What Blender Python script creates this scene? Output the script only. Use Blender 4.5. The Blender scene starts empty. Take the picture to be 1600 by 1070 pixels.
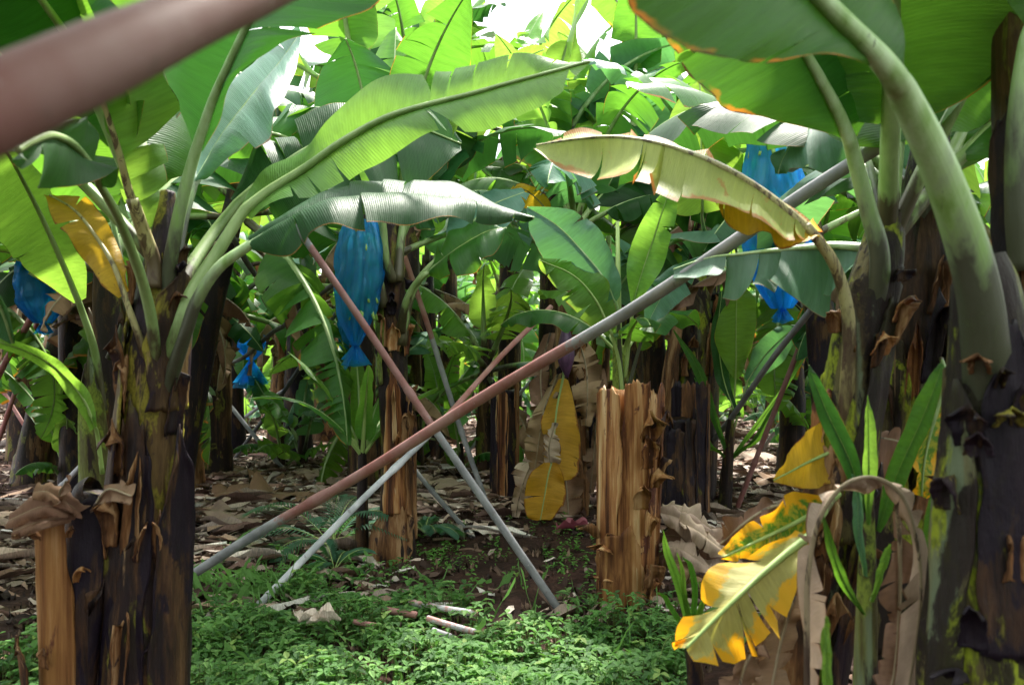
import bpy, math, random
import numpy as np
from mathutils import Vector, noise as mnoise

# ------------------------------------------------------------------ camera, world, sun
sc = bpy.context.scene
COL = sc.collection
F, CH, HZ = 1300.0, 1.30, 545.0        # focal length in photo pixels, eye height, horizon row
R = math.radians
cam_d = bpy.data.cameras.new("camera"); cam = bpy.data.objects.new("camera", cam_d); COL.objects.link(cam)
cam.location = (0, 0, CH); cam.rotation_euler = (R(90), 0, 0)
cam_d.sensor_width = 36; cam_d.lens = 36 * F / 1600; cam_d.shift_y = 10 / 1600
cam_d.clip_start = 0.05; cam_d.clip_end = 2000
cam_d.dof.use_dof = True; cam_d.dof.focus_distance = 5.2; cam_d.dof.aperture_fstop = 4.0
sc.camera = cam

SUN_EL, SUN_AZ = R(58), R(20)          # azimuth measured from +Y towards +X
w = bpy.data.worlds.new("World"); sc.world = w; w.use_nodes = True
wn, wl = w.node_tree.nodes, w.node_tree.links
bg = wn["Background"]; bg.inputs[1].default_value = 0.12
sky = wn.new("ShaderNodeTexSky"); sky.sky_type = 'NISHITA'; sky.sun_disc = False
sky.sun_elevation = SUN_EL; sky.sun_rotation = SUN_AZ; sky.dust_density = 4.0; sky.air_density = 1.0; sky.ozone_density = 1.0
wtc = wn.new("ShaderNodeTexCoord"); wnz = wn.new("ShaderNodeTexNoise"); wnz.inputs['Scale'].default_value = 2.2; wnz.inputs['Detail'].default_value = 6
wrp = wn.new("ShaderNodeValToRGB"); wrp.color_ramp.elements[0].position = 0.25; wrp.color_ramp.elements[1].position = 0.5
wmx = wn.new("ShaderNodeMixRGB"); wmx.inputs[2].default_value = (9.5, 9.7, 10.0, 1)
wl.new(wtc.outputs['Generated'], wnz.inputs['Vector']); wl.new(wnz.outputs['Fac'], wrp.inputs[0]); wl.new(wrp.outputs[0], wmx.inputs[0])
wl.new(sky.outputs[0], wmx.inputs[1]); wl.new(wmx.outputs[0], bg.inputs[0])
sun_d = bpy.data.lights.new("sun", 'SUN'); sun_d.energy = 5.0; sun_d.angle = R(5.0); sun_d.color = (1, .95, .86)
sun = bpy.data.objects.new("sun", sun_d); COL.objects.link(sun)
sv = Vector((math.sin(SUN_AZ) * math.cos(SUN_EL), math.cos(SUN_AZ) * math.cos(SUN_EL), math.sin(SUN_EL)))
sun.rotation_euler = sv.to_track_quat('Z', 'Y').to_euler()
sc.view_settings.view_transform = 'Standard'; sc.view_settings.look = 'None'
sc.view_settings.exposure = 1.6; sc.view_settings.gamma = 1; sc.view_settings.use_curve_mapping = False
cy = sc.cycles
cy.use_denoising = True; cy.max_bounces = 8; cy.diffuse_bounces = 4; cy.glossy_bounces = 3; cy.transmission_bounces = 6; cy.transparent_max_bounces = 12
cy.sample_clamp_indirect = 6.0; cy.caustics_reflective = False; cy.caustics_refractive = False

# ------------------------------------------------------------------ helpers
def at(px, py, d):                     # a point d metres ahead, seen from the viewpoint at that picture position
    return np.array(((px - 800) / F * d, d, CH + (HZ - py) / F * d))
def gd(py): return CH * F / (py - HZ)  # ground distance of a picture row
def gh(x, y):                          # gentle unevenness of the soil
    x = np.asarray(x, float); y = np.asarray(y, float)
    return (.018 * np.sin(x * 2.1 + 1.3 * np.sin(y * 1.1)) + .014 * np.sin(y * 3.3 + x * 1.7) + .008 * np.sin(x * 7.1 - y * 5.3) + .006 * np.sin(x * 11 + y * 13.7) + .003 * np.sin(x * 31.7 - y * 23.1))
def cr(P, n):                          # Catmull-Rom resample of k points to n
    P = np.asarray(P, float); k = len(P)
    Q = np.vstack([2 * P[0] - P[1], P, 2 * P[-1] - P[-2]])
    out = []
    for t in np.linspace(0, k - 1, n):
        i = min(int(t), k - 2); f = t - i
        a, b, c, d = Q[i], Q[i + 1], Q[i + 2], Q[i + 3]
        out.append(.5 * ((2 * b) + (c - a) * f + (2 * a - 5 * b + 4 * c - d) * f * f + (3 * b - a - 3 * c + d) * f ** 3))
    return np.array(out)
def nrm(v): return v / (np.linalg.norm(v, axis=-1, keepdims=True) + 1e-9)

def mesh_data(name, V, faces, mats, uv=None, mi=None, smooth=True, attr=None):
    me = bpy.data.meshes.new(name)
    me.from_pydata([tuple(v) for v in V] if not isinstance(V, np.ndarray) else V.tolist(), [], faces if isinstance(faces, list) else faces.tolist())
    for m in mats: me.materials.append(m)
    if uv is not None:
        ul = me.uv_layers.new(name="UVMap")
        idx = np.empty(len(me.loops), dtype=np.int32); me.loops.foreach_get("vertex_index", idx)
        ul.data.foreach_set("uv", np.asarray(uv, dtype=np.float32)[idx].ravel())
    if mi is not None: me.polygons.foreach_set("material_index", np.asarray(mi, dtype=np.int32))
    if attr is not None:
        for an, vals in attr.items():
            vals = np.asarray(vals, dtype=np.float32)
            if vals.ndim == 1:
                a = me.attributes.new(an, 'FLOAT', 'POINT'); a.data.foreach_set("value", vals)
            else:
                a = me.attributes.new(an, 'FLOAT_COLOR', 'POINT'); a.data.foreach_set("color", np.hstack([vals, np.ones((len(vals), 1))]).astype(np.float32).ravel())
    if smooth: me.polygons.foreach_set("use_smooth", np.ones(len(me.polygons), dtype=bool))
    me.update()
    return me
def link(name, me, parent=None, loc=None):
    o = bpy.data.objects.new(name, me); COL.objects.link(o)
    if parent is not None: o.parent = parent
    if loc is not None: o.location = loc
    return o
def tag(o, label=None, cat=None, group=None, kind=None):
    if label: o['label'] = label
    if cat: o['category'] = cat
    if group: o['group'] = group
    if kind: o['kind'] = kind
    return o
def thing(name, loc, label, cat, group=None):
    o = bpy.data.objects.new(name, None); COL.objects.link(o); o.location = loc; o.empty_display_size = .1
    return tag(o, label, cat, group)
def merge(parts):                      # list of (V, faces, uv, matindex)
    V, Fc, U, MI, off = [], [], [], [], 0
    for v, f, u, m in parts:
        V.append(v); U.append(u); Fc += [tuple(i + off for i in q) for q in f]; MI += [m] * len(f); off += len(v)
    return np.vstack(V), Fc, np.vstack(U), MI

# ------------------------------------------------------------------ materials
def nt(name):
    m = bpy.data.materials.new(name); m.use_nodes = True
    n, l = m.node_tree.nodes, m.node_tree.links
    return m, n, l, n["Principled BSDF"], n["Material Output"]
def setin(l, sock, v):
    if hasattr(v, 'links') or isinstance(v, bpy.types.NodeSocket): l.new(v, sock)
    else: sock.default_value = v if not isinstance(v, tuple) or len(v) == 4 else (*v, 1)
def math_(n, l, op, a, b=0.0, clamp=False):
    x = n.new("ShaderNodeMath"); x.operation = op; x.use_clamp = clamp
    for s, v in ((x.inputs[0], a), (x.inputs[1], b)): setin(l, s, v)
    return x.outputs[0]
def mix(n, l, f, a, b, bt='MIX'):
    x = n.new("ShaderNodeMixRGB"); x.blend_type = bt
    for s, v in zip(x.inputs, (f, a, b)): setin(l, s, v)
    return x.outputs[0]
def noise(n, l, vec, scale, detail=4, rough=.55, sc3=None, dist=0):
    if sc3:
        mp = n.new("ShaderNodeMapping"); l.new(vec, mp.inputs[0]); mp.inputs['Scale'].default_value = sc3; vec = mp.outputs[0]
    x = n.new("ShaderNodeTexNoise"); l.new(vec, x.inputs['Vector'])
    x.inputs['Scale'].default_value = scale; x.inputs['Detail'].default_value = detail; x.inputs['Roughness'].default_value = rough; x.inputs['Distortion'].default_value = dist
    return x.outputs['Fac']
def ramp(n, l, fac, stops):
    x = n.new("ShaderNodeValToRGB"); l.new(fac, x.inputs[0]); e = x.color_ramp.elements
    while len(e) < len(stops): e.new(.5)
    for i, (p, c) in enumerate(stops):
        e[i].position = p; e[i].color = (c, c, c, 1) if isinstance(c, (int, float)) else (*c, 1)
    return x.outputs[0]
def bump(n, l, h, s, dist, bsdf):
    b = n.new("ShaderNodeBump"); b.inputs['Strength'].default_value = s; b.inputs['Distance'].default_value = dist
    l.new(h, b.inputs['Height']); l.new(b.outputs[0], bsdf.inputs['Normal']); return b.outputs[0]

def leaf_mat(name, top, under, trans, tf=.4, edge=None, edge_amt=.06, spot=None, spot_thr=.62, rough=.36, ribc=(.30, .40, .10), spec=.32, vary=.25, spot2=None):
    m, n, l, b, out = nt(name)
    uv = n.new("ShaderNodeTexCoord").outputs['UV']
    sp = n.new("ShaderNodeSeparateXYZ"); l.new(uv, sp.inputs[0]); u, v = sp.outputs[0], sp.outputs[1]
    e = math_(n, l, 'MULTIPLY', math_(n, l, 'ABSOLUTE', math_(n, l, 'SUBTRACT', v, .5)), 2.)
    geo = n.new("ShaderNodeNewGeometry")
    rnd = n.new("ShaderNodeObjectInfo").outputs['Random']
    off = n.new("ShaderNodeVectorMath"); off.operation = 'ADD'; l.new(uv, off.inputs[0])
    cb = n.new("ShaderNodeCombineXYZ"); l.new(math_(n, l, 'MULTIPLY', rnd, 37.), cb.inputs[0]); l.new(cb.outputs[0], off.inputs[1]); uvr = off.outputs[0]
    col = mix(n, l, geo.outputs['Backfacing'], top, under)
    streak = noise(n, l, uvr, 1, 5, .6, (55, 3, 1))
    big = noise(n, l, uvr, 1, 3, .5, (5, 2, 1))
    val = math_(n, l, 'ADD', math_(n, l, 'MULTIPLY', math_(n, l, 'SUBTRACT', streak, .5), .55), math_(n, l, 'MULTIPLY', math_(n, l, 'SUBTRACT', big, .5), .9))
    val = math_(n, l, 'ADD', math_(n, l, 'ADD', val, 1.), math_(n, l, 'MULTIPLY', math_(n, l, 'SUBTRACT', rnd, .5), vary * 2))
    hs = n.new("ShaderNodeHueSaturation"); l.new(col, hs.inputs['Color']); l.new(val, hs.inputs['Value'])
    l.new(math_(n, l, 'ADD', .485, math_(n, l, 'MULTIPLY', rnd, .03)), hs.inputs['Hue'])
    col = hs.outputs[0]
    tcol = mix(n, l, 1., mix(n, l, math_(n, l, 'MULTIPLY', rnd, .6), trans, (trans[0] * .55, trans[1] * .8, trans[2] * .8)), ramp(n, l, streak, [(.3, .7), (.7, 1.)]), 'MULTIPLY')
    if spot:
        sn = noise(n, l, uvr, 1, 6, .65, (16, 4, 1), 1.2)
        sm = ramp(n, l, sn, [(spot_thr, 0.), (spot_thr + .05, 1.)])
        col = mix(n, l, sm, col, spot); tcol = mix(n, l, sm, tcol, (spot[0] * 1.2, spot[1] * 1.1, spot[2]))
    if spot2:
        sn = noise(n, l, uvr, 1, 6, .65, (9, 3, 1), 2.); sm = ramp(n, l, sn, [(.66, 0.), (.70, 1.)])
        col = mix(n, l, sm, col, spot2); tcol = mix(n, l, sm, tcol, spot2)
    if edge:
        en = noise(n, l, uvr, 1, 5, .6, (11, 4, 1))
        t = math_(n, l, 'ADD', e, math_(n, l, 'MULTIPLY', math_(n, l, 'SUBTRACT', en, .5), edge_amt * 6))
        em = ramp(n, l, t, [(1 - edge_amt * 1.6, 0.), (1 - edge_amt, 1.)])
        if edge_amt < .1: em = mix(n, l, 1., em, ramp(n, l, noise(n, l, uvr, 1, 3, .5, (4, 1.5, 1)), [(.47, 0.), (.56, 1.)]), 'MULTIPLY')
        col = mix(n, l, em, col, edge); tcol = mix(n, l, em, tcol, (edge[0] * 1.6, edge[1] * 1.3, edge[2]))
        em2 = ramp(n, l, math_(n, l, 'ADD', e, math_(n, l, 'MULTIPLY', math_(n, l, 'SUBTRACT', en, .5), .10)), [(1 - min(edge_amt * .45, .012), 0.), (1 - min(edge_amt * .3, .006), 1.)])
        col = mix(n, l, em2, col, (.06, .03, .015)); tcol = mix(n, l, em2, tcol, (.05, .02, .01))
    rm = ramp(n, l, e, [(.012, 1.), (.03, 0.)])
    col = mix(n, l, rm, col, ribc)
    l.new(col, b.inputs['Base Color']); b.inputs['Specular IOR Level'].default_value = spec
    l.new(math_(n, l, 'ADD', rough - .08, math_(n, l, 'MULTIPLY', big, .2)), b.inputs['Roughness'])
    wv = math_(n, l, 'SINE', math_(n, l, 'MULTIPLY', math_(n, l, 'ADD', u, math_(n, l, 'MULTIPLY', e, -.02)), 900.))
    hgt = math_(n, l, 'ADD', math_(n, l, 'MULTIPLY', wv, .13), math_(n, l, 'MULTIPLY', streak, 1.6))
    nb = bump(n, l, hgt, .35, .006, b)
    tr = n.new("ShaderNodeBsdfTranslucent"); l.new(tcol, tr.inputs[0]); l.new(nb, tr.inputs['Normal'])
    ms = n.new("ShaderNodeMixShader"); ms.inputs[0].default_value = tf
    l.new(b.outputs[0], ms.inputs[1]); l.new(tr.outputs[0], ms.inputs[2]); l.new(ms.outputs[0], out.inputs[0])
    return m
OR = (.42, .19, .03); DRY = (.30, .19, .10)
ML = {
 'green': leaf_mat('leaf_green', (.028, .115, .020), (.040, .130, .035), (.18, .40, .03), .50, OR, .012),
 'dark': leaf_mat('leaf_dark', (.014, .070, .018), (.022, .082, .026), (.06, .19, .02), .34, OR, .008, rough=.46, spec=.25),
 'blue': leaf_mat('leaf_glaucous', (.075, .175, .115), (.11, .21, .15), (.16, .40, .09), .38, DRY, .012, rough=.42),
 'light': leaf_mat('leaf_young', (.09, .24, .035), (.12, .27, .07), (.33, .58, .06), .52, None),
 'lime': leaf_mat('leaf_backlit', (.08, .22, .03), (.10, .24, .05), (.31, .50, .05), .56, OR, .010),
 'worn': leaf_mat('leaf_worn', (.055, .15, .035), (.08, .18, .07), (.24, .46, .04), .48, OR, .06, (.25, .16, .05), .68),
 'edge': leaf_mat('leaf_orange_edge', (.02, .09, .018), (.028, .105, .022), (.12, .28, .02), .42, (.50, .20, .03), .035, vary=.05),
 'old': leaf_mat('leaf_faded', (.46, .52, .15), (.46, .42, .12), (.66, .62, .14), .48, (.50, .24, .06), .12, (.50, .33, .10), .62, .5, (.45, .36, .14), vary=.05),
 'yellow': leaf_mat('leaf_yellow', (.62, .36, .02), (.58, .34, .03), (.75, .42, .02), .45, (.25, .10, .02), .05, (.45, .22, .02), .66, .45, (.50, .36, .08), vary=.08, spot2=(.10, .045, .015)),
 'yelgreen': leaf_mat('leaf_yellow_green', (.34, .34, .02), (.40, .36, .04), (.5, .46, .02), .45, (.66, .38, .015), .38, (.10, .24, .02), .48, .45, (.45, .42, .12), vary=.05),
 'pale': leaf_mat('leaf_pale_rib', (.40, .42, .12), (.46, .44, .14), (.5, .46, .06), .38, (.66, .38, .015), .27, (.50, .34, .05), .66, .5, (.55, .52, .22), vary=.05),
 'dry': leaf_mat('leaf_dry', (.24, .14, .085), (.30, .19, .12), (.20, .10, .04), .22, (.10, .05, .03), .08, (.09, .045, .028), .66, .6, (.30, .20, .12), .25),
 'drypale': leaf_mat('leaf_dry_pale', (.42, .31, .24), (.46, .35, .28), (.30, .20, .12), .2, (.18, .10, .06), .05, (.24, .16, .12), .66, .65, (.40, .30, .2), .2),
}
def fibre_mat(name, stops, patch=None, pthr=.54, black=None, bthr=.52, light=None, lthr=.64, rough=.5, fz=10., med_s=(10, 10, 1.3), fw=.3, bs=.8, grey=None):
    """banana stem skin; object coordinates in metres, grain runs up the stem"""
    m, n, l, b, out = nt(name)
    oc = n.new("ShaderNodeTexCoord").outputs['Object']
    oi = n.new("ShaderNodeObjectInfo").outputs['Random']
    ad = n.new("ShaderNodeVectorMath"); ad.operation = 'ADD'; l.new(oc, ad.inputs[0])
    cb = n.new("ShaderNodeCombineXYZ"); l.new(math_(n, l, 'MULTIPLY', oi, 13.), cb.inputs[2]); l.new(cb.outputs[0], ad.inputs[1]); v = ad.outputs[0]
    fine = noise(n, l, v, 1, 6, .65, (85, 85, fz), .2)
    med = noise(n, l, v, 1, 3, .5, med_s, .5)
    blot = noise(n, l, v, 1, 8, .62, (8, 8, 3.2), .5)
    speck = noise(n, l, v, 1, 5, .7, (60, 60, 40))
    f = math_(n, l, 'ADD', math_(n, l, 'MULTIPLY', fine, fw), math_(n, l, 'MULTIPLY', med, 1 - fw))
    col = ramp(n, l, f, stops)
    if grey: col = mix(n, l, ramp(n, l, noise(n, l, v, 1, 4, .5, (14, 14, .9), .3), [(.53, 0.), (.62, .8)]), col, grey)
    if patch:
        pc = mix(n, l, ramp(n, l, speck, [(.45, 0.), (.62, .8)]), patch, (patch[0] * .3, patch[1] * .3, patch[2] * .4))
        col = mix(n, l, ramp(n, l, blot, [(pthr, 0.), (pthr + .04, .95)]), col, pc)
    if light:
        ln = noise(n, l, v, 1, 6, .6, (34, 34, 1.6), .6)
        col = mix(n, l, ramp(n, l, ln, [(lthr, 0.), (lthr + .03, .9)]), col, mix(n, l, fine, light, (light[0] * .5, light[1] * .42, light[2] * .4)))
    if black:
        bn = noise(n, l, v, 1, 9, .66, (7, 7, 2.4), .6)
        col = mix(n, l, ramp(n, l, bn, [(bthr, 0.), (bthr + .035, .95)]), col, mix(n, l, speck, black, (black[0] * 2.4, black[1] * 1.8, black[2] * 2.)))
    l.new(col, b.inputs['Base Color']); b.inputs['Specular IOR Level'].default_value = .16
    l.new(math_(n, l, 'ADD', rough - .15, math_(n, l, 'MULTIPLY', blot, .3)), b.inputs['Roughness'])
    h = math_(n, l, 'ADD', math_(n, l, 'MULTIPLY', fine, .5), math_(n, l, 'ADD', math_(n, l, 'MULTIPLY', blot, .7), math_(n, l, 'MULTIPLY', speck, .25)))
    bump(n, l, h, bs, .012, b)
    return m
BLK = (.010, .008, .008)
DK = [(.36, (.009, .007, .007)), (.46, (.030, .017, .012)), (.54, (.075, .038, .018)), (.64, (.17, .10, .045))]
MT = {
 'trunk': fibre_mat('stem_dark', DK, (.13, .13, .02), .55, BLK, .50, (.28, .19, .10), .63),
 'mottle': fibre_mat('stem_mottled', [(.36, (.014, .009, .010)), (.46, (.035, .020, .015)), (.54, (.075, .045, .020)), (.64, (.14, .09, .035))], (.24, .21, .03), .50, (.012, .009, .014), .51, (.30, .22, .12), .65),
 'blotch': fibre_mat('stem_blotched', [(.36, (.014, .010, .010)), (.46, (.05, .035, .018)), (.54, (.10, .085, .035)), (.64, (.17, .15, .07))], (.24, .29, .02), .50, BLK, .49, (.26, .18, .10), .64, grey=(.13, .17, .11)),
 'green': fibre_mat('stem_green', [(.36, (.03, .022, .014)), (.46, (.09, .085, .03)), (.54, (.15, .17, .05)), (.64, (.24, .24, .12))], (.19, .25, .04), .48, (.016, .012, .012), .56, (.30, .20, .10), .66, grey=(.17, .22, .14)),
 'brown': fibre_mat('stem_brown', [(.36, (.022, .012, .008)), (.46, (.08, .036, .016)), (.54, (.18, .085, .035)), (.64, (.33, .20, .10))], None, .5, (.014, .009, .010), .57, (.42, .28, .15), .62, med_s=(14, 14, 1.2)),
 'tan': fibre_mat('sheath_tan', [(.38, (.045, .016, .008)), (.44, (.16, .06, .022)), (.50, (.30, .135, .05)), (.57, (.44, .26, .12)), (.65, (.60, .45, .27))], None, .5, (.045, .018, .012), .565, (.56, .42, .26), .66, fz=4, med_s=(16, 16, .7), fw=.3, bs=.8, rough=.45),
 'orange': fibre_mat('sheath_orange', [(.38, (.06, .02, .008)), (.46, (.15, .062, .02)), (.54, (.25, .12, .04)), (.64, (.38, .23, .11))], None, .5, (.05, .02, .012), .60, (.50, .38, .22), .66, fz=4, med_s=(16, 16, .7), fw=.25, bs=.5),
 'black': fibre_mat('sheath_black', [(.36, (.008, .006, .008)), (.47, (.018, .012, .012)), (.56, (.05, .026, .016)), (.66, (.11, .06, .03))], (.10, .09, .015), .60, (.007, .006, .010), .48, (.20, .13, .07), .66, rough=.42),
}
def petiole_mat(name, c1, c2, dark, dthr=.62, base_dark=.10):
    m, n, l, b, out = nt(name)
    tc = n.new("ShaderNodeTexCoord"); oc = tc.outputs['Object']
    sp = n.new("ShaderNodeSeparateXYZ"); l.new(tc.outputs['UV'], sp.inputs[0])
    nz = noise(n, l, oc, 1, 5, .6, (14, 14, 4)); fine = noise(n, l, tc.outputs['UV'], 1, 4, .6, (5, 30, 1))
    col = mix(n, l, ramp(n, l, nz, [(.35, 0.), (.62, 1.)]), c1, c2)
    col = mix(n, l, math_(n, l, 'MULTIPLY', fine, .25), col, (.42, .54, .30))
    t = math_(n, l, 'ADD', sp.outputs[0], math_(n, l, 'MULTIPLY', math_(n, l, 'SUBTRACT', nz, .5), -.35))
    col = mix(n, l, ramp(n, l, t, [(base_dark * .6, .9), (base_dark, 0.)]), col, dark)
    dn = noise(n, l, oc, 1, 6, .7, (30, 30, 9), 1.)
    col = mix(n, l, ramp(n, l, dn, [(dthr, 0.), (dthr + .04, .85)]), col, dark)
    l.new(col, b.inputs['Base Color']); b.inputs['Roughness'].default_value = .48
    bump(n, l, fine, .25, .004, b)
    return m
MP = {
 'wax': petiole_mat('petiole_waxy', (.15, .29, .05), (.40, .54, .30), (.022, .014, .014), .64, .24),
 'green': petiole_mat('petiole_green', (.13, .22, .05), (.24, .34, .12), (.04, .022, .012), .66),
 'lime': petiole_mat('petiole_lime', (.22, .32, .07), (.30, .42, .12), (.10, .08, .02), .75, .02),
 'brown': petiole_mat('petiole_brown', (.24, .16, .05), (.38, .34, .15), (.05, .022, .012), .52),
 'dry': petiole_mat('petiole_dry', (.17, .10, .06), (.30, .21, .14), (.04, .022, .015), .55),
}

# ------------------------------------------------------------------ banana leaves
def blade(M, L, Rr, rng, tears=4, gap=.25, droop=.25, tilt=.12, ripple=.03, bulge=.06, K=5, ragged=.05, flip=False):
    """two half blades between the midrib M and the edges; each is cut into strips where wind has torn it"""
    n = len(M); T = nrm(np.gradient(M, axis=0))
    Vs, Fs, Us, off = [], [], [], 0
    for side, E in ((-1, L), (1, Rr)):
        D = E - M; wdt = np.linalg.norm(D, axis=1, keepdims=True)
        N = nrm(np.cross(D, T)) * side
        cuts = sorted(set([0, n - 1] + [int(rng.integers(3, n - 3)) for _ in range(tears)]))
        ph = rng.random(6) * 6.28
        for a, b_ in zip(cuts[:-1], cuts[1:]):
            if b_ <= a: continue
            k = max(2, b_ - a + 1); tt = np.linspace(a, b_, k); c = (a + b_) / 2
            s0 = rng.uniform(.02, .6) if tears else .9; gp = gap * rng.uniform(.2, 1.0) * (1 if tears else 0)
            ln = 1 - ragged * rng.random() * (1 if tears else .3); dr = droop * rng.random() ** 1.5; tl = tilt * rng.normal()
            tl2 = .4 * tilt * rng.normal()
            g0, g1 = (0 if a == 0 else 1), (0 if b_ == n - 1 else 1)
            S = np.linspace(0, 1, K + 1)
            for j, s in enumerate(S):
                g = max(0, (s - s0) / (1 - s0)) if s0 < 1 else 0
                lo = a + g0 * gp * g ** 1.3 * (c - a) * .7; hi = b_ - g1 * gp * g ** 1.3 * (b_ - c) * .7
                q = np.linspace(lo, hi, k)
                q0 = np.linspace(a, b_, k) if s < .001 else q
                i0 = np.clip(q0.astype(int), 0, n - 2); f = (q0 - i0)[:, None]
                lerp = lambda A: A[i0] * (1 - f) + A[i0 + 1] * f
                m_, d_, w_, n_ = lerp(M), lerp(D), lerp(wdt), lerp(N)
                us = q0 / (n - 1)
                edge_j = np.interp(np.arange(k), np.linspace(0, k - 1, max(2, k // 4)), rng.random(max(2, k // 4)) - .5) * ragged * .9 if (j == K) else np.zeros(k)
                sl = (s * (ln if s > .3 else 1) + edge_j)[:, None] * 1.0
                rip = ripple * s ** 1.5 * (np.sin(us * 17 + ph[0]) * .5 + np.sin(us * 29 + ph[1] + s * 2) * .25 + np.sin(us * 7 + ph[2]) * .6)[:, None]
                cor = .0010 * min(s * 4, 1) * np.sin(us * 62 + ph[3])[:, None]
                loc = ((q0 - a) / max(1e-6, (b_ - a)) - .5)[:, None]
                P = m_ + d_ * sl + n_ * (w_ * (bulge * 4 * s * (1 - s) + (tl * loc * 2 + tl2) * s) + rip + cor)
                P = P + np.array([0, 0, -1.]) * (dr * w_ * s * s)
                Vs.append(P); Us.append(np.stack([us, .5 + side * .5 * np.full(k, s)], 1))
            for j in range(K):
                for i in range(k - 1):
                    p = off + j * k + i; q = (p, p + k, p + k + 1, p + 1)
                    if side < 0: q = q[::-1]
                    Fs.append(q if not flip else q[::-1])
            off += k * (K + 1)
    return np.vstack(Vs), Fs, np.vstack(Us)
def rib(P, r, N=None, seg=8, groove=.45, cap=True):
    """tapering petiole and midrib with a channel along its upper side"""
    n = len(P); T = nrm(np.gradient(P, axis=0)); r = np.broadcast_to(np.asarray(r, float), (n,))
    if N is None: N = np.tile(np.array([0, 0, 1.]), (n, 1))
    N = nrm(N - (N * T).sum(1, keepdims=True) * T); S = np.cross(T, N)
    th = np.arange(seg) / seg * 2 * np.pi
    V = []
    for a in th:
        g = max(0., math.cos(a)) ** 2
        rr = (r * (1 - groove * g))[:, None]
        V.append(P + rr * (math.cos(a) * N + math.sin(a) * S * 1.05))
    V = np.stack(V, 1).reshape(-1, 3)
    U = np.stack([np.repeat(np.linspace(0, 1, n), seg), np.tile(np.arange(seg) / seg, n)], 1)
    Fc = [(i * seg + j, i * seg + (j + 1) % seg, (i + 1) * seg + (j + 1) % seg, (i + 1) * seg + j) for i in range(n - 1) for j in range(seg)]
    if cap: Fc += [tuple(range(seg))[::-1], tuple((n - 1) * seg + j for j in range(seg))]
    return V, Fc, U
def add_leaf(plant, M, L, Rr, pet, mat, pmat, rng, r0=.03, r1=.004, name='leaf', own_rib=True, label=None, seg=8, sink=.5, rN=None, **kw):
    """M,L,Rr blade arrays in world space, pet the path before the blade; all under the plant's root"""
    o0 = np.array(plant.location)
    V, Fc, U = blade(M, L, Rr, rng, **kw)
    path = np.vstack([pet, M[1:]]) if pet is not None and len(pet) else M
    n = len(path); npet = n - len(M) + 1
    seglen = np.linalg.norm(np.diff(path, axis=0), axis=1); s = np.concatenate([[0], np.cumsum(seglen)]); s /= s[-1]
    r = r1 + (r0 - r1) * (1 - s) ** 1.25
    Nn = nrm(np.cross(Rr - L, np.gradient(M, axis=0))) * (-1 if kw.get('flip') else 1)
    Nn = np.vstack([np.tile(Nn[0], (n - len(Nn), 1)), Nn]) if rN is None else np.tile(rN, (n, 1))
    kk = 9; pad = np.vstack([np.tile(Nn[:1], (kk, 1)), Nn, np.tile(Nn[-1:], (kk, 1))]); Nn = nrm(np.stack([np.convolve(pad[:, c], np.ones(2 * kk + 1) / (2 * kk + 1), 'valid') for c in range(3)], 1))
    path = path - Nn * (r * sink * np.clip((np.arange(n) - npet + 14) / 14, 0, 1))[:, None]
    RV, RF, RU = rib(path, r, Nn, seg)
    if own_rib:
        lf = link(name, mesh_data(name, V - o0, Fc, [mat], U), plant)
        if label: lf['label'] = label
        link('midrib', mesh_data('midrib', RV - o0, RF, [pmat], RU), lf)
        return lf
    V2, F2, U2, MI = merge([(V - o0, Fc, U, 0), (RV - o0, RF, RU, 1)])
    lf = link(name, mesh_data(name, V2, F2, [mat, pmat], U2, MI), plant)
    if label: lf['label'] = label
    return lf
def hleaf(plant, pet, st, mat='green', pm='green', seed=0, see='under', n=56, r0=.03, r1=.004, **kw):
    """a leaf whose pose was read off the photograph: petiole points and stations (midrib, left edge, right edge), each with its own distance"""
    rng = np.random.default_rng(seed)
    A = cr(np.array([np.concatenate([at(*s[0:3]), at(*s[3:6]), at(*s[6:9])]) for s in st]), n)
    M, L, Rr = A[:, :3], A[:, 3:6], A[:, 6:]
    P = cr(np.array([at(*p) for p in pet] + [M[0]]), 6 * len(pet)) if pet else None
    mid = n // 2; nn = np.cross(Rr[mid] - L[mid], M[mid + 1] - M[mid]); tc = np.array([0, 0, CH]) - M[mid]
    facing = np.dot(nn, tc) > 0
    kw['flip'] = facing != (see == 'top')
    return add_leaf(plant, M, L, Rr, P, ML[mat], MP[pm], rng, r0, r1, **kw)
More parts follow.
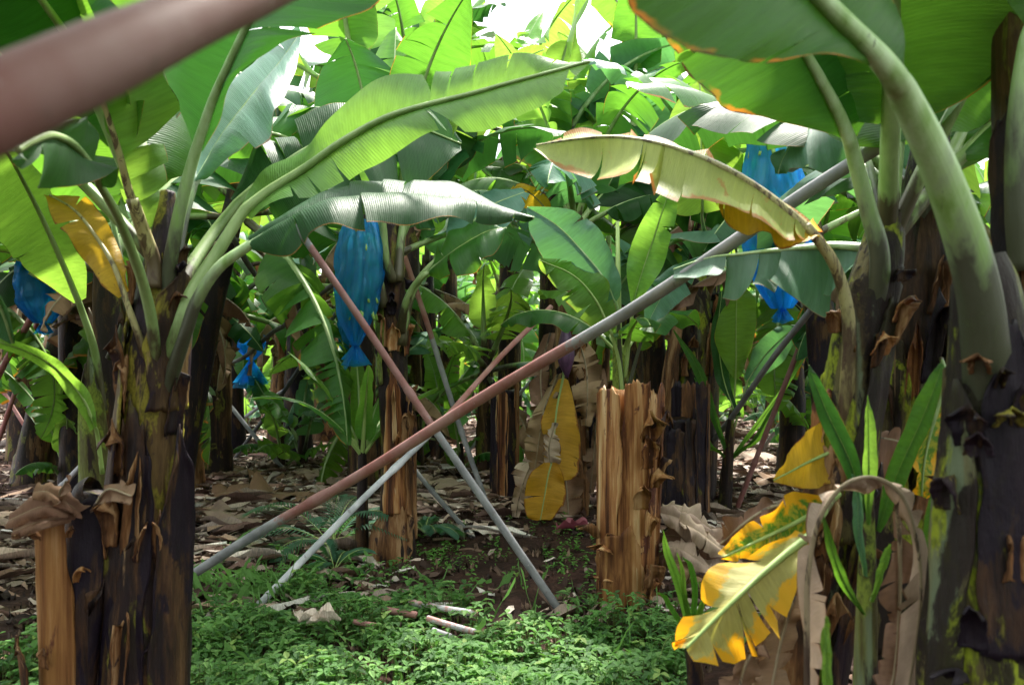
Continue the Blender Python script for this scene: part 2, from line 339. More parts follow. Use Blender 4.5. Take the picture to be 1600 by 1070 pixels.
def gen_leaf(plant, base, az, e0, length, width, bend, fold=.3, t0=.2, curve=0., twist=0., mat='green', pm='green', seed=0, n=44, **kw):
    rng = np.random.default_rng(seed)
    N_ = n + 10; s = np.linspace(0, 1, N_); e = e0 - bend * s ** 1.5; a = az + curve * s
    T = np.stack([np.cos(e) * np.sin(a), np.cos(e) * np.cos(a), np.sin(e)], 1)
    P = np.vstack([[0, 0, 0], np.cumsum((T[1:] + T[:-1]) / 2, axis=0)]) * length / (N_ - 1) + base
    Nn = np.stack([-np.sin(e) * np.sin(a), -np.sin(e) * np.cos(a), np.cos(e)], 1); S = np.cross(T, Nn)
    tw = (twist * s)[:, None]; S, Nn = S * np.cos(tw) + Nn * np.sin(tw), Nn * np.cos(tw) - S * np.sin(tw)
    i0 = int(t0 * N_); M = P[i0:]; u = np.linspace(0, 1, len(M))
    wd = width * np.clip(1 - (1 - np.clip(u / .16, 0, 1)) ** 2, .02, 1) ** .6 * np.clip(1 - u ** 3.2, 0, 1) ** .7 * (1 - .12 * u) + .004
    Sm, Nm, Tm = S[i0:], Nn[i0:], T[i0:]
    fl = fold + .25 * np.sin(u * 3 + seed); fr = fold + .25 * np.sin(u * 3.7 + seed * 2)
    L = M + wd[:, None] * (-Sm * np.cos(fl)[:, None] - Nm * np.sin(fl)[:, None] + .12 * Tm)
    Rr = M + wd[:, None] * (Sm * np.cos(fr)[:, None] - Nm * np.sin(fr)[:, None] + .12 * Tm)
    return add_leaf(plant, M, L, Rr, P[:i0 + 1], ML[mat], MP[pm], rng, **kw)

# ------------------------------------------------------------------ stems
def tube_stem(path, radii, seed=0, seg=28, rings=60, steps=.10, knob=.06, spiral=.9, top_dent=0., nsh=3):
    P = cr(path, rings); r = cr(np.stack([radii, radii, radii], 1), rings)[:, 0]
    T = nrm(np.gradient(P, axis=0)); X = nrm(np.cross(T, np.array([0, 1., .01]))); Y = np.cross(T, X)
    s = np.concatenate([[0], np.cumsum(np.linalg.norm(np.diff(P, axis=0), axis=1))])
    V = np.zeros((rings, seg, 3))
    for i in range(rings):
        for j in range(seg):
            a = j / seg * 2 * math.pi
            saw = ((a * nsh / (2 * math.pi) + s[i] * spiral + seed * .37 + .25 * math.sin(s[i] * 3 + seed)) % 1)
            q = 1 + steps * (saw ** 3 - .3)
            q += knob * mnoise.noise(Vector((math.cos(a) * 1.6 + seed, math.sin(a) * 1.6, s[i] * 3))) + knob * .45 * mnoise.noise(Vector((math.cos(a) * 5, math.sin(a) * 5 + seed, s[i] * 7)))
            V[i, j] = P[i] + r[i] * q * (math.cos(a) * X[i] + math.sin(a) * Y[i])
        if i == rings - 1 and top_dent:
            for j in range(seg): V[i, j] += T[i] * top_dent * mnoise.noise(Vector((j * .9, seed, 2)))
    F_ = [(i * seg + j, i * seg + (j + 1) % seg, (i + 1) * seg + (j + 1) % seg, (i + 1) * seg + j) for i in range(rings - 1) for j in range(seg)]
    F_.append(tuple((rings - 1) * seg + j for j in range(seg)))
    U = np.stack([np.repeat(s, seg), np.tile(np.arange(seg) / seg, rings)], 1)
    return V.reshape(-1, 3), F_, U
def trunk(plant, path, radii, mat='trunk', seed=0, **kw):
    V, Fc, U = tube_stem(np.array(path, float), np.array(radii, float), seed, **kw)
    return link('trunk', mesh_data('trunk', V - np.array(plant.location), Fc, [MT[mat]], U), plant)
def sheath(plant, path, radii, a0, da, mat='brown', seed=0, flare_top=.0, flare_side=.15, rag=.06, name='sheath', nx=14, ny=34, thick=.006, lean=0., curl_top=0., label=None, loc=None, dome=.10, taper=.5):
    """a leaf sheath hugging part of the stem: arc a0..a0+da (radians, 0 = +X, -pi/2 = towards the viewpoint)"""
    rng = np.random.default_rng(seed)
    P = cr(path, ny); r = cr(np.stack([radii] * 3, 1), ny)[:, 0]; T = nrm(np.gradient(P, axis=0))
    V = np.zeros((ny, nx, 3)); ph = rng.random(4) * 6
    L0 = np.linalg.norm(P[-1] - P[0])
    for i in range(ny):
        t = i / (ny - 1)
        wv = (1 - .14 * math.sin(t * 5 + ph[0]) - .07 * math.sin(t * 13 + ph[1]) - .04 * math.sin(t * 31 + ph[3])) * (1 - taper * t ** 7)
        for j in range(nx):
            q = j / (nx - 1) * 2 - 1
            a = a0 + da / 2 + da / 2 * q * wv + lean * t
            rr = r[i] * (1.04 + flare_side * abs(q) ** 4 * (.4 + t) + .018 * math.sin(q * 5 + ph[2] + t * 2) + .03 * mnoise.noise(Vector((q * 2 + seed, t * 6, 1)))) + flare_top * t ** 4
            V[i, j] = P[i] + rr * np.array([math.cos(a), math.sin(a), 0])
            if curl_top and t > .8: V[i, j] += np.array([math.cos(a), math.sin(a), -.6]) * curl_top * ((t - .8) / .2) ** 2
            if i == ny - 1: V[i, j, 2] += rag * L0 * (mnoise.noise(Vector((j * .3 + seed, 3.3, 0))) + .35 * mnoise.noise(Vector((j * 1.1 + seed, 3.3, 0))))
            V[i, j, 2] -= dome * L0 * q * q * t ** 5
            if i == 0: V[i, j, 2] += .3 * rag * L0 * mnoise.noise(Vector((j * .9 + seed, 7.3, 0)))
    F_ = [(i * nx + j, i * nx + j + 1, (i + 1) * nx + j + 1, (i + 1) * nx + j) for i in range(ny - 1) for j in range(nx - 1)]
    U = np.stack([np.repeat(np.linspace(0, L0, ny), nx), np.tile(np.linspace(0, 1, nx), ny)], 1)
    o0 = np.array(plant.location) if plant is not None else (np.array(loc) if loc is not None else P[0])
    o = link(name, mesh_data(name, V.reshape(-1, 3) - o0, F_, [MT[mat]], U), plant, None if plant is not None else tuple(o0))
    md = o.modifiers.new('thickness', 'SOLIDIFY'); md.thickness = thick; md.offset = 1
    if label: o['label'] = label
    return o
def ground_at(px, py): p = at(px, py, gd(py)); return np.array([p[0], p[1], 0.])

# ------------------------------------------------------------------ ground
def soil_mat():
    m, n, l, b, out = nt('soil')
    v = n.new("ShaderNodeTexCoord").outputs['Object']
    a = noise(n, l, v, 3.5, 8, .65); c = noise(n, l, v, 38, 6, .7); d = noise(n, l, v, .9, 3, .5)
    f = math_(n, l, 'ADD', math_(n, l, 'MULTIPLY', a, .5), math_(n, l, 'MULTIPLY', c, .5))
    col = ramp(n, l, f, [(.36, (.014, .007, .006)), (.50, (.045, .020, .015)), (.60, (.085, .042, .030)), (.72, (.18, .11, .08))])
    col = mix(n, l, ramp(n, l, d, [(.45, 0.), (.65, .5)]), col, (.028, .018, .016))
    l.new(col, b.inputs['Base Color']); b.inputs['Roughness'].default_value = .9; b.inputs['Specular IOR Level'].default_value = .2
    bump(n, l, f, 1., .05, b); return m
xs = np.unique(np.concatenate([np.linspace(-6, 6, 150), np.linspace(-30, 30, 90), np.linspace(-400, 400, 30)]))
ys = np.unique(np.concatenate([np.linspace(2, 10, 130), np.linspace(-4, 40, 110), np.linspace(-60, 600, 30)]))
GX, GY = np.meshgrid(xs, ys); GZ = gh(GX, GY)
for i_ in np.ndindex(GZ.shape):
    if abs(GX[i_]) < 7 and 2 < GY[i_] < 12: GZ[i_] += .03 * mnoise.noise(Vector((GX[i_] * 4, GY[i_] * 4, 0))) + .02 * mnoise.noise(Vector((GX[i_] * 12, GY[i_] * 12, 5)))
nx_, ny_ = len(xs), len(ys)
GF = [(j * nx_ + i, j * nx_ + i + 1, (j + 1) * nx_ + i + 1, (j + 1) * nx_ + i) for j in range(ny_ - 1) for i in range(nx_ - 1)]
tag(link('ground', mesh_data('ground', np.stack([GX.ravel(), GY.ravel(), GZ.ravel()], 1), GF, [soil_mat()])), 'dark brown bare soil between the banana rows', 'ground', kind='structure')

# ------------------------------------------------------------------ dry leaf litter
def attr_mat(name, rough=.75, trans=0., scale=(60, 4, 1)):
    m, n, l, b, out = nt(name)
    at_ = n.new("ShaderNodeAttribute"); at_.attribute_name = 'tint'
    uv = n.new("ShaderNodeTexCoord").outputs['UV']; s = noise(n, l, uv, 1, 5, .6, scale)
    col = mix(n, l, 1., at_.outputs['Color'], ramp(n, l, s, [(.3, .55), (.55, 1.), (.75, 1.2)]), 'MULTIPLY')
    l.new(col, b.inputs['Base Color']); b.inputs['Roughness'].default_value = rough; b.inputs['Specular IOR Level'].default_value = .3
    bump(n, l, s, .5, .006, b)
    if trans:
        tr = n.new("ShaderNodeBsdfTranslucent"); l.new(mix(n, l, .35, col, (.25, .6, .06)), tr.inputs[0])
        ms = n.new("ShaderNodeMixShader"); ms.inputs[0].default_value = trans
        l.new(b.outputs[0], ms.inputs[1]); l.new(tr.outputs[0], ms.inputs[2]); l.new(ms.outputs[0], out.inputs[0])
    return m
rng = np.random.default_rng(5)
def strips(cx, cy, cz, yaw, ln, wd, curl, bend, tiltx, colr, nl=7, nw=4, seed=3, zn=.015):
    """many crumpled strips at once -> V, F, UV, tint"""
    r_ = np.random.default_rng(seed); N = len(cx)
    u = np.linspace(-.5, .5, nl)[None, :, None]; v = np.linspace(-.5, .5, nw)[None, None, :]
    ln, wd, curl, bend, tiltx = [a[:, None, None] for a in (ln, wd, curl, bend, tiltx)]
    prof = np.clip(1 - np.abs(u * 2) ** r_.uniform(1.2, 3.5, (N, 1, 1)), .06, 1) * (1 + .25 * r_.normal(size=(N, nl, 1)) * .4)
    X = u * ln * (1 + 0 * v); Yl = v * wd * prof
    ph = r_.random((N, 1, 1)) * 6
    Z = curl * wd * (np.abs(v * 2) ** 2) * prof * 1.0 + bend * ln * (.25 - u ** 2) + .18 * wd * np.sin(u * 9 + ph) * (v * 2) + zn * r_.normal(size=(N, nl, nw))
    Yl = Yl + .15 * ln * r_.normal(size=(N, 1, 1)) * u ** 2
    Z = Z + X * tiltx
    c, s = np.cos(yaw)[:, None, None], np.sin(yaw)[:, None, None]
    V = np.stack([cx[:, None, None] + X * c - Yl * s, cy[:, None, None] + X * s + Yl * c, cz[:, None, None] + Z], -1).reshape(-1, 3)
    fl = np.array([(i * nw + j, i * nw + j + 1, (i + 1) * nw + j + 1, (i + 1) * nw + j) for i in range(nl - 1) for j in range(nw - 1)])
    Fc = (fl[None] + (np.arange(N) * nl * nw)[:, None, None]).reshape(-1, 4)
    U = np.stack([np.broadcast_to(u + r_.random((N, 1, 1)) * 9, (N, nl, nw)), np.broadcast_to(v, (N, nl, nw))], -1).reshape(-1, 2)
    tint = np.repeat(colr, nl * nw, axis=0)
    return V, Fc, U, tint
def litter_density(x, y):
    px = 800 + x / y * F; py = HZ + CH / y * F
    d = np.full_like(x, .07)
    sm = lambda a, lo, hi, e: 1 / (1 + np.exp(-(a - lo) / e)) * 1 / (1 + np.exp((a - hi) / e))
    d += 1.0 * sm(px, 270, 800, 18) * sm(py, 728, 838, 7)
    d += .25 * sm(px, 250, 600, 20) * sm(py, 838, 890, 10)
    d += .9 * sm(px, 1060, 1400, 15) * sm(py, 650, 850, 8)
    d += .7 * sm(px, -200, 70, 12) * sm(py, 785, 890, 10)
    d += .85 * sm(py, 560, 690, 8) * (np.sin(y * 1.9 + x * .4) > .15)
    d += .45 * sm(px, 640, 800, 15) * sm(py, 690, 850, 8)
    d -= .08 * sm(px, 650, 930, 15) * sm(py, 850, 1000, 8)
    d += .10 * sm(py, 880, 1070, 8) * sm(px, 250, 1050, 8)
    d *= 1 - .7 * sm(px, 590, 950, 12) * sm(py, 800, 965, 8); d *= 1 - .6 * sm(px, 90, 300, 15) * sm(py, 640, 770, 8)
    return np.clip(d, 0.0, 1)
N0 = 60000
y_ = 4 + (26 - 4) * rng.random(N0) ** 1.35; x_ = (rng.random(N0) * 2 - 1) * (y_ * .68 + .6)
keep = rng.random(N0) < litter_density(x_, y_) * .9 * (1 - .5 * np.clip((y_ - 12) / 14, 0, 1))
x_, y_ = x_[keep], y_[keep]; N = len(x_)
pal = np.array([(.46, .36, .31), (.36, .27, .22), (.56, .48, .43), (.19, .115, .085), (.10, .06, .045), (.27, .18, .13), (.60, .56, .52), (.15, .085, .07)])
colr = pal[rng.choice(8, N, p=[.17, .2, .1, .16, .12, .12, .04, .09])] * rng.uniform(.6, 1.45, (N, 1))
sz = rng.random(N) ** 3.2
LV = strips(x_, y_, gh(x_, y_) + .012 + .085 * rng.random(N) * litter_density(x_, y_), rng.normal(0, .9, N), .03 + .50 * sz + .12 * rng.random(N), .012 + .042 * rng.random(N) ** 1.8 + .05 * sz, rng.normal(.12, .38, N), rng.normal(.03, .10, N), rng.normal(0, .12, N), colr, zn=.005)
MLIT = attr_mat('dry_litter')
tag(link('leaf_litter', mesh_data('leaf_litter', LV[0], LV[1], [MLIT], LV[2], attr={'tint': LV[3]})), 'dry curled brown and pinkish banana leaf litter covering the soil', 'leaf litter', kind='stuff')
# crumbs and clods of soil
N = 5200; y_ = 3.2 + 7 * rng.random(N) ** 1.3; x_ = (rng.random(N) * 2 - 1) * (y_ * .66 + .3)
colr = np.array([(.05, .028, .02), (.10, .06, .04), (.16, .10, .07), (.03, .018, .014), (.3, .2, .14)])[rng.choice(5, N, p=[.35, .25, .12, .2, .08])]
LV = strips(x_, y_, gh(x_, y_) + .012, rng.random(N) * 6.3, .02 + .07 * rng.random(N) ** 2, .012 + .03 * rng.random(N) ** 2, rng.normal(-1., .6, N), rng.normal(.3, .3, N), rng.normal(0, .3, N), colr, 4, 4, 8)
tag(link('soil_crumbs', mesh_data('soil_crumbs', LV[0], LV[1], [MLIT], LV[2], attr={'tint': LV[3]})), 'small dark clods and chips of dead leaf lying on the soil', 'soil crumbs', kind='stuff')

# ------------------------------------------------------------------ green ground cover
def leaflets(bx, by, bz, yaw, pitch, ln, wd, colr, fold=.35):
    N = len(bx); pts = np.array([(0, 0), (.35, .5), (.35, -.5), (.72, .34), (.72, -.34), (1, 0)])
    X = pts[None, :, 0] * ln[:, None]; Yv = pts[None, :, 1] * wd[:, None]
    Z = np.abs(pts[None, :, 1]) * wd[:, None] * fold - .25 * ln[:, None] * pts[None, :, 0] ** 2
    cp, sp_ = np.cos(pitch)[:, None], np.sin(pitch)[:, None]; cyw, syw = np.cos(yaw)[:, None], np.sin(yaw)[:, None]
    Xp = X * cp - Z * sp_; Zp = X * sp_ + Z * cp
    V = np.stack([bx[:, None] + Xp * cyw - Yv * syw, by[:, None] + Xp * syw + Yv * cyw, bz[:, None] + Zp], -1).reshape(-1, 3)
    fl = np.array([(0, 5, 3, 1), (0, 2, 4, 5)]); Fc = (fl[None] + (np.arange(N) * 6)[:, None, None]).reshape(-1, 4)
    U = np.tile(pts, (N, 1)) + np.repeat(np.random.default_rng(1).random((N, 1)) * 5, 6, axis=0)
    return V, Fc, U, np.repeat(colr, 6, axis=0)
def cover_density(x, y):
    px = 800 + x / y * F; py = HZ + CH / y * F
    top = np.interp(px, [-400, 60, 150, 260, 300, 400, 480, 600, 690, 740, 800, 850, 930, 1060, 1100], [1020, 1035, 1120, 1025, 975, 950, 925, 932, 945, 968, 985, 990, 968, 988, 1150])
    nz = 18 * np.sin(x * 9 + 2 * np.sin(y * 7)) + 10 * np.sin(x * 23 + y * 17)
    d = 1 / (1 + np.exp(-(py - top + nz) / 7))
    patch = .5 + .5 * np.sin(x * 5.1 + 1.7) * np.sin(y * 6.3 + x * 2.2) + .3 * np.sin(x * 13 + y * 11)
    d *= np.clip(.35 + patch * 1.1, .12, 1)
    d *= 1 - .9 * np.exp(-(((px - 400) / 28) ** 2 + ((py - 950) / 22) ** 2))
    d *= 1 - .6 * np.exp(-(((px - 690) / 70) ** 2 + ((py - 985) / 22) ** 2))
    d *= 1 - .5 * np.exp(-(((px - 600) / 90) ** 2 + ((py - 1045) / 18) ** 2))
    return d
N0 = 46000
y_ = 2.9 + 2.6 * rng.random(N0); x_ = (rng.random(N0) * 2 - 1) * (y_ * .66)
keep = rng.random(N0) < cover_density(x_, y_) * .72
x_, y_ = x_[keep], y_[keep]
lump = .5 + .5 * np.sin(x_ * 8 + 1) * np.sin(y_ * 9 + x_ * 3)
h_ = (.012 + .11 * rng.random(len(x_))) * (.30 + 1.0 * lump)
k = 3; X = np.repeat(x_, k); Y = np.repeat(y_, k); H = np.repeat(h_, k)
yaw = np.repeat(rng.random(len(x_)) * 6.283, k) + np.tile(np.arange(k) * 2.1, len(x_)) + rng.normal(0, .25, len(X))
base_c = np.array([(.075, .19, .045), (.11, .26, .06), (.17, .33, .09), (.05, .13, .035), (.25, .38, .10)])[rng.choice(5, len(x_), p=[.3, .3, .18, .17, .05])]
C3 = np.repeat(base_c, k, axis=0) * rng.uniform(.8, 1.2, (len(X), 1))
LN = np.repeat(rng.uniform(.014, .048, len(x_)), k)
GV = leaflets(X, Y, gh(X, Y) + H, yaw, rng.normal(.1, .35, len(X)), LN, LN * .62, C3)
# stalks
NS = len(x_); sx = np.stack([x_, y_, gh(x_, y_) - .01], 1); ex = np.stack([x_, y_, gh(x_, y_) + h_], 1)
dx = np.array([.0012, 0, 0]); SV = np.stack([sx - dx, sx + dx, ex + dx, ex - dx], 1).reshape(-1, 3); SF = (np.arange(NS) * 4)[:, None] + np.arange(4)
V_ = np.vstack([GV[0], SV]); F_ = GV[1].tolist() + (SF + len(GV[0])).tolist()
U_ = np.vstack([GV[2], np.zeros((len(SV), 2))]); T_ = np.vstack([GV[3], np.tile((.12, .14, .05), (len(SV), 1))])
MGC = attr_mat('ground_cover_leaf', .45, .3, (20, 20, 1))
tag(link('ground_cover', mesh_data('ground_cover', V_, F_, [MGC], U_, attr={'tint': T_}, smooth=False)), 'low green creeping weeds covering the ground in front', 'ground cover', kind='stuff')
# scattered seedlings on the bare soil and blades of grass
N = 420
px_ = np.concatenate([rng.normal(740, 90, 60), rng.uniform(60, 1000, 120), rng.normal(680, 30, 25), rng.normal(900, 25, 30)]); py_ = np.concatenate([rng.normal(860, 35, 60), rng.uniform(680, 930, 120), rng.normal(870, 12, 25), rng.normal(880, 35, 30)])
ok = py_ > 660; px_, py_ = px_[ok], py_[ok]
d_ = CH * F / (py_ - HZ); x_ = (px_ - 800) / F * d_; y_ = d_; k = 7
X = np.repeat(x_, k) + rng.normal(0, .012, len(x_) * k); Y = np.repeat(y_, k) + rng.normal(0, .012, len(x_) * k); H = np.tile(np.linspace(.01, .07, k), len(x_)) * np.repeat(rng.uniform(.4, 1.3, len(x_)), k)
LN = np.repeat(rng.uniform(.018, .04, len(x_)), k); C3 = np.tile((.12, .30, .05), (len(X), 1)) * rng.uniform(.6, 1.2, (len(X), 1))
GV = leaflets(X, Y, gh(X, Y) + H, rng.random(len(X)) * 6.3, rng.normal(.3, .3, len(X)), LN, LN * .5, C3)
gx = np.concatenate([rng.normal(-1.45, .25, 170), rng.uniform(-1.5, 1., 60)]); gy = np.concatenate([rng.normal(4.35, .12, 170), rng.uniform(3.2, 4.6, 60)])
GB = strips(gx, gy, gh(gx, gy) + .06, rng.random(230) * 6.3, rng.uniform(.10, .2, 230), np.full(230, .006), np.full(230, .3), rng.normal(.2, .1, 230), rng.normal(0, .9, 230), np.tile((.14, .30, .08), (230, 1)), 6, 2, 9)
V_ = np.vstack([GV[0], GB[0]]); F_ = GV[1].tolist() + (GB[1] + len(GV[0])).tolist()
tag(link('weed_seedlings', mesh_data('weed_seedlings', V_, F_, [MGC], np.vstack([GV[2], GB[2]]), attr={'tint': np.vstack([GV[3], GB[3]])}, smooth=False)), 'tiny bright green weed seedlings and grass dotted over the soil', 'weeds', kind='stuff')

# ------------------------------------------------------------------ poles
def pole_mat():
    m, n, l, b, out = nt('pole_paint')
    a = n.new("ShaderNodeAttribute"); a.attribute_name = 'paint'
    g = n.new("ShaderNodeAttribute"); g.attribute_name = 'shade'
    v = n.new("ShaderNodeTexCoord").outputs['Object']; nz = noise(n, l, v, 26, 7, .7); n2 = noise(n, l, v, 6, 4, .6); n3 = noise(n, l, v, 90, 4, .6)
    t = math_(n, l, 'ADD', a.outputs['Fac'], math_(n, l, 'MULTIPLY', math_(n, l, 'SUBTRACT', nz, .5), 1.3))
    red = mix(n, l, ramp(n, l, n2, [(.35, 0.), (.65, 1.)]), (.24, .085, .075), (.32, .175, .165))
    gry = mix(n, l, ramp(n, l, n2, [(.35, 0.), (.65, 1.)]), (.17, .175, .19), (.30, .30, .32))
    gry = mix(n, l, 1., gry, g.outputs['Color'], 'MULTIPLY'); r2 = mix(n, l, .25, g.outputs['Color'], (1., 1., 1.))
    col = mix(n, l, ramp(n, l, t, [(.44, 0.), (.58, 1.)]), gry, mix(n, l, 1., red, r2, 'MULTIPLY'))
    col = mix(n, l, ramp(n, l, nz, [(.62, 0.), (.68, .55)]), col, (.10, .07, .06))
    col = mix(n, l, ramp(n, l, n3, [(.66, 0.), (.70, .5)]), col, (.42, .38, .36))
    l.new(col, b.inputs['Base Color']); b.inputs['Roughness'].default_value = .62; b.inputs['Specular IOR Level'].default_value = .3
    bump(n, l, nz, .25, .004, b); return m
MPOLE = pole_mat()
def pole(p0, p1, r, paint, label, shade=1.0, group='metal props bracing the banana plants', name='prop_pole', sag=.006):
    """p0,p1 world points; paint: list of (fraction, redness)"""
    p0, p1 = np.array(p0, float), np.array(p1, float); n = 90; t = np.linspace(0, 1, n)
    P = p0 + (p1 - p0) * t[:, None]; Lp = float(np.linalg.norm(p1 - p0)); P[:, 2] -= (sag * np.sin(t * np.pi) + .0025 * np.sin(t * Lp * 4 + p0[0] * 9)) * Lp; P[:, 0] += .002 * Lp * np.sin(t * Lp * 3 + p0[1] * 7)
    seg = 18; T = nrm(p1 - p0); X = nrm(np.cross(T, [0, 0, 1.])); Yv = np.cross(T, X)
    a = np.arange(seg) / seg * 2 * np.pi; ring = np.cos(a)[:, None] * X + np.sin(a)[:, None] * Yv
    rr = r * (1 + .05 * np.array([mnoise.noise(Vector((q * Lp * 6, p0[0] * 5, p0[1]))) for q in t]))
    if Lp > 1.2: rr = rr * (1 + .22 * (np.abs(t - (.42 + .1 * math.sin(p0[0] * 7))) < .012))
    V = (P[:, None] + ring[None] * rr[:, None, None]).reshape(-1, 3) - p0
    Fc = [(i * seg + j, i * seg + (j + 1) % seg, (i + 1) * seg + (j + 1) % seg, (i + 1) * seg + j) for i in range(n - 1) for j in range(seg)] + [tuple(range(seg))[::-1], tuple((n - 1) * seg + j for j in range(seg))]
    pt = np.interp(t, [q[0] for q in paint], [q[1] for q in paint])
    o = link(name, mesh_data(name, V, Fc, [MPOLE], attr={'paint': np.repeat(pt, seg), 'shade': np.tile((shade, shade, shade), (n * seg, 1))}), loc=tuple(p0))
    return tag(o, label, 'prop pole', group)
def gpt(px, py, sink=.05): p = ground_at(px, py); p[2] = -sink; return p
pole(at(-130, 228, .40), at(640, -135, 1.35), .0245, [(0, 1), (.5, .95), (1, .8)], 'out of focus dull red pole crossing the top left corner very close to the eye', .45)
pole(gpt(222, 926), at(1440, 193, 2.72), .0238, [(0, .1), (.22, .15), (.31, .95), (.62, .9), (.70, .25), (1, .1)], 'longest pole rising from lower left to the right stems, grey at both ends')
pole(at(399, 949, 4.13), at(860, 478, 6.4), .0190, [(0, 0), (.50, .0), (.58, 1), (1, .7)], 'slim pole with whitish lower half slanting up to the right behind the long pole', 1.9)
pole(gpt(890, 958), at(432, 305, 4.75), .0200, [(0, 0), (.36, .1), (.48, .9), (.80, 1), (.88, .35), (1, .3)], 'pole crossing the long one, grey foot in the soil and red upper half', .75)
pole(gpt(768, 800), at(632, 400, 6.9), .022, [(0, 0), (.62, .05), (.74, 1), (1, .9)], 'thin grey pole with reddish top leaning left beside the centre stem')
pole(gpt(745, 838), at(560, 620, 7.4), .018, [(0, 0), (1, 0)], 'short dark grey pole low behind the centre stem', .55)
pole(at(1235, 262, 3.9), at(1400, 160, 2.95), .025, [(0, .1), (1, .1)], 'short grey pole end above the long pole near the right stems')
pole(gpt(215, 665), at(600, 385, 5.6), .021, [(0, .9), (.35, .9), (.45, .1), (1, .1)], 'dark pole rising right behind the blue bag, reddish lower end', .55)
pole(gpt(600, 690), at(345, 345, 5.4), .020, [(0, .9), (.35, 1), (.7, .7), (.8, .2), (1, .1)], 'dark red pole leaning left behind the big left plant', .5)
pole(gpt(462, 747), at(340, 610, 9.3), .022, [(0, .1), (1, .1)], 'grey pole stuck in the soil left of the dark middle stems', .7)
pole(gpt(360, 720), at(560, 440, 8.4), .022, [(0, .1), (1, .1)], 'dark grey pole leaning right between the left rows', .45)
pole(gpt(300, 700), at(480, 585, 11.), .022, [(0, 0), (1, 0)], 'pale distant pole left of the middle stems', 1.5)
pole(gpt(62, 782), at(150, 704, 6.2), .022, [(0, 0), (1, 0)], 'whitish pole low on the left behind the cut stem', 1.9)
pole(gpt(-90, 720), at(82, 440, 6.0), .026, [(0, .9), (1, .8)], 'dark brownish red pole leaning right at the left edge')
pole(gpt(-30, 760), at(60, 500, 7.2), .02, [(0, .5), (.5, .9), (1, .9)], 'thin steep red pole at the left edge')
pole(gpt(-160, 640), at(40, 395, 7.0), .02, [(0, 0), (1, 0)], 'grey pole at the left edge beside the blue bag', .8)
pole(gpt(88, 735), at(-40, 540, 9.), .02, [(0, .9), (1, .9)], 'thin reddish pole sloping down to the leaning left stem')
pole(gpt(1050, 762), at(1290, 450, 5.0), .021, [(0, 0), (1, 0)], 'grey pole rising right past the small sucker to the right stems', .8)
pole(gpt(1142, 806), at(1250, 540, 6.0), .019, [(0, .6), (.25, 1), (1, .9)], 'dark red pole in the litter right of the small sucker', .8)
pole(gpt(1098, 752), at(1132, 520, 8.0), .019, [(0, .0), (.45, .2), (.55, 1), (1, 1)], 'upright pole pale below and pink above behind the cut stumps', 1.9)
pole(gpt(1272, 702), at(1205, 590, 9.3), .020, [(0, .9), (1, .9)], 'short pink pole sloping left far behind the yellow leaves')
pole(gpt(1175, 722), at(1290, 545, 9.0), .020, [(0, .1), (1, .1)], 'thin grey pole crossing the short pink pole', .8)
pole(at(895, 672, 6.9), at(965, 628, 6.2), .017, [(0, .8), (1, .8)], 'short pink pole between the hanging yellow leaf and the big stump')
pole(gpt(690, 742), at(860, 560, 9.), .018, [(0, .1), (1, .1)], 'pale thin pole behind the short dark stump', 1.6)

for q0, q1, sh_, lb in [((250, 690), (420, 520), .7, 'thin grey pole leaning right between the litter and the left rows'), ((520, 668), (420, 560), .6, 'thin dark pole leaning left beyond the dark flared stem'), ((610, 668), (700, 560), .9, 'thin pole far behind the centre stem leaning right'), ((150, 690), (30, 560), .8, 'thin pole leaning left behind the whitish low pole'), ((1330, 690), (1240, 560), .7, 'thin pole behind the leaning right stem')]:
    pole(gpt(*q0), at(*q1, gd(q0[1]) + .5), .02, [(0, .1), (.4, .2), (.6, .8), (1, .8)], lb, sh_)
# broken pipe pieces in the ground cover
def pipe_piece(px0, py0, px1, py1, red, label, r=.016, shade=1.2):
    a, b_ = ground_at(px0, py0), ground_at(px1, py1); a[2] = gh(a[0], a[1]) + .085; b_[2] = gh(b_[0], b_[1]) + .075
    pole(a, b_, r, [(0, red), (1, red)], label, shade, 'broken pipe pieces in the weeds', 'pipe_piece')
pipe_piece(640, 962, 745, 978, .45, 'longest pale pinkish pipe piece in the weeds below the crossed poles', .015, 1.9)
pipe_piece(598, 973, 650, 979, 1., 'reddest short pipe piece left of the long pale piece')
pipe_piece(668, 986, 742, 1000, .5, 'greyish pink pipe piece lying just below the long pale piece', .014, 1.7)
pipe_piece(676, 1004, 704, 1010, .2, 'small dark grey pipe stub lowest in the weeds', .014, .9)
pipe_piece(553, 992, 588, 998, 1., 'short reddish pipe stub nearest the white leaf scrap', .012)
# white scrap
def scrap(loc, pieces, label, name='leaf_scrap', cat='leaf scrap', mat='drypale'):
    root = thing(name, loc, label, cat)
    for i, (dx, dy, yaw, ln, wd, curl) in enumerate(pieces):
        A = [np.array([v]) for v in (dx, dy, .09, yaw, ln, wd, curl, .12, .05)]
        V, Fc, U, t = strips(*A, np.ones((1, 3)), 12, 7, 20 + i, .003)
        U[:, 1] += .5
        link('strip', mesh_data('strip', V, Fc, [ML[mat] if isinstance(mat, str) else mat], U), root)
    return root
mw, n, l, b, out = nt('bleached_leaf'); nz = noise(n, l, n.new("ShaderNodeTexCoord").outputs['UV'], 1, 5, .6, (40, 3, 1))
l.new(ramp(n, l, nz, [(.3, (.42, .30, .24)), (.6, (.78, .68, .60))]), b.inputs['Base Color']); bump(n, l, nz, .6, .008, b)
g = ground_at(492, 1000)
scrap((g[0], g[1], 0), [(-.08, .02, 2.0, .13, .045, .8), (-.02, 0, .4, .11, .05, .8), (.05, -.01, -.15, .14, .06, .9), (.02, -.03, .2, .10, .05, .5)], 'crumpled whitish dry leaf scrap lying on the weeds at lower left', mat=mw)

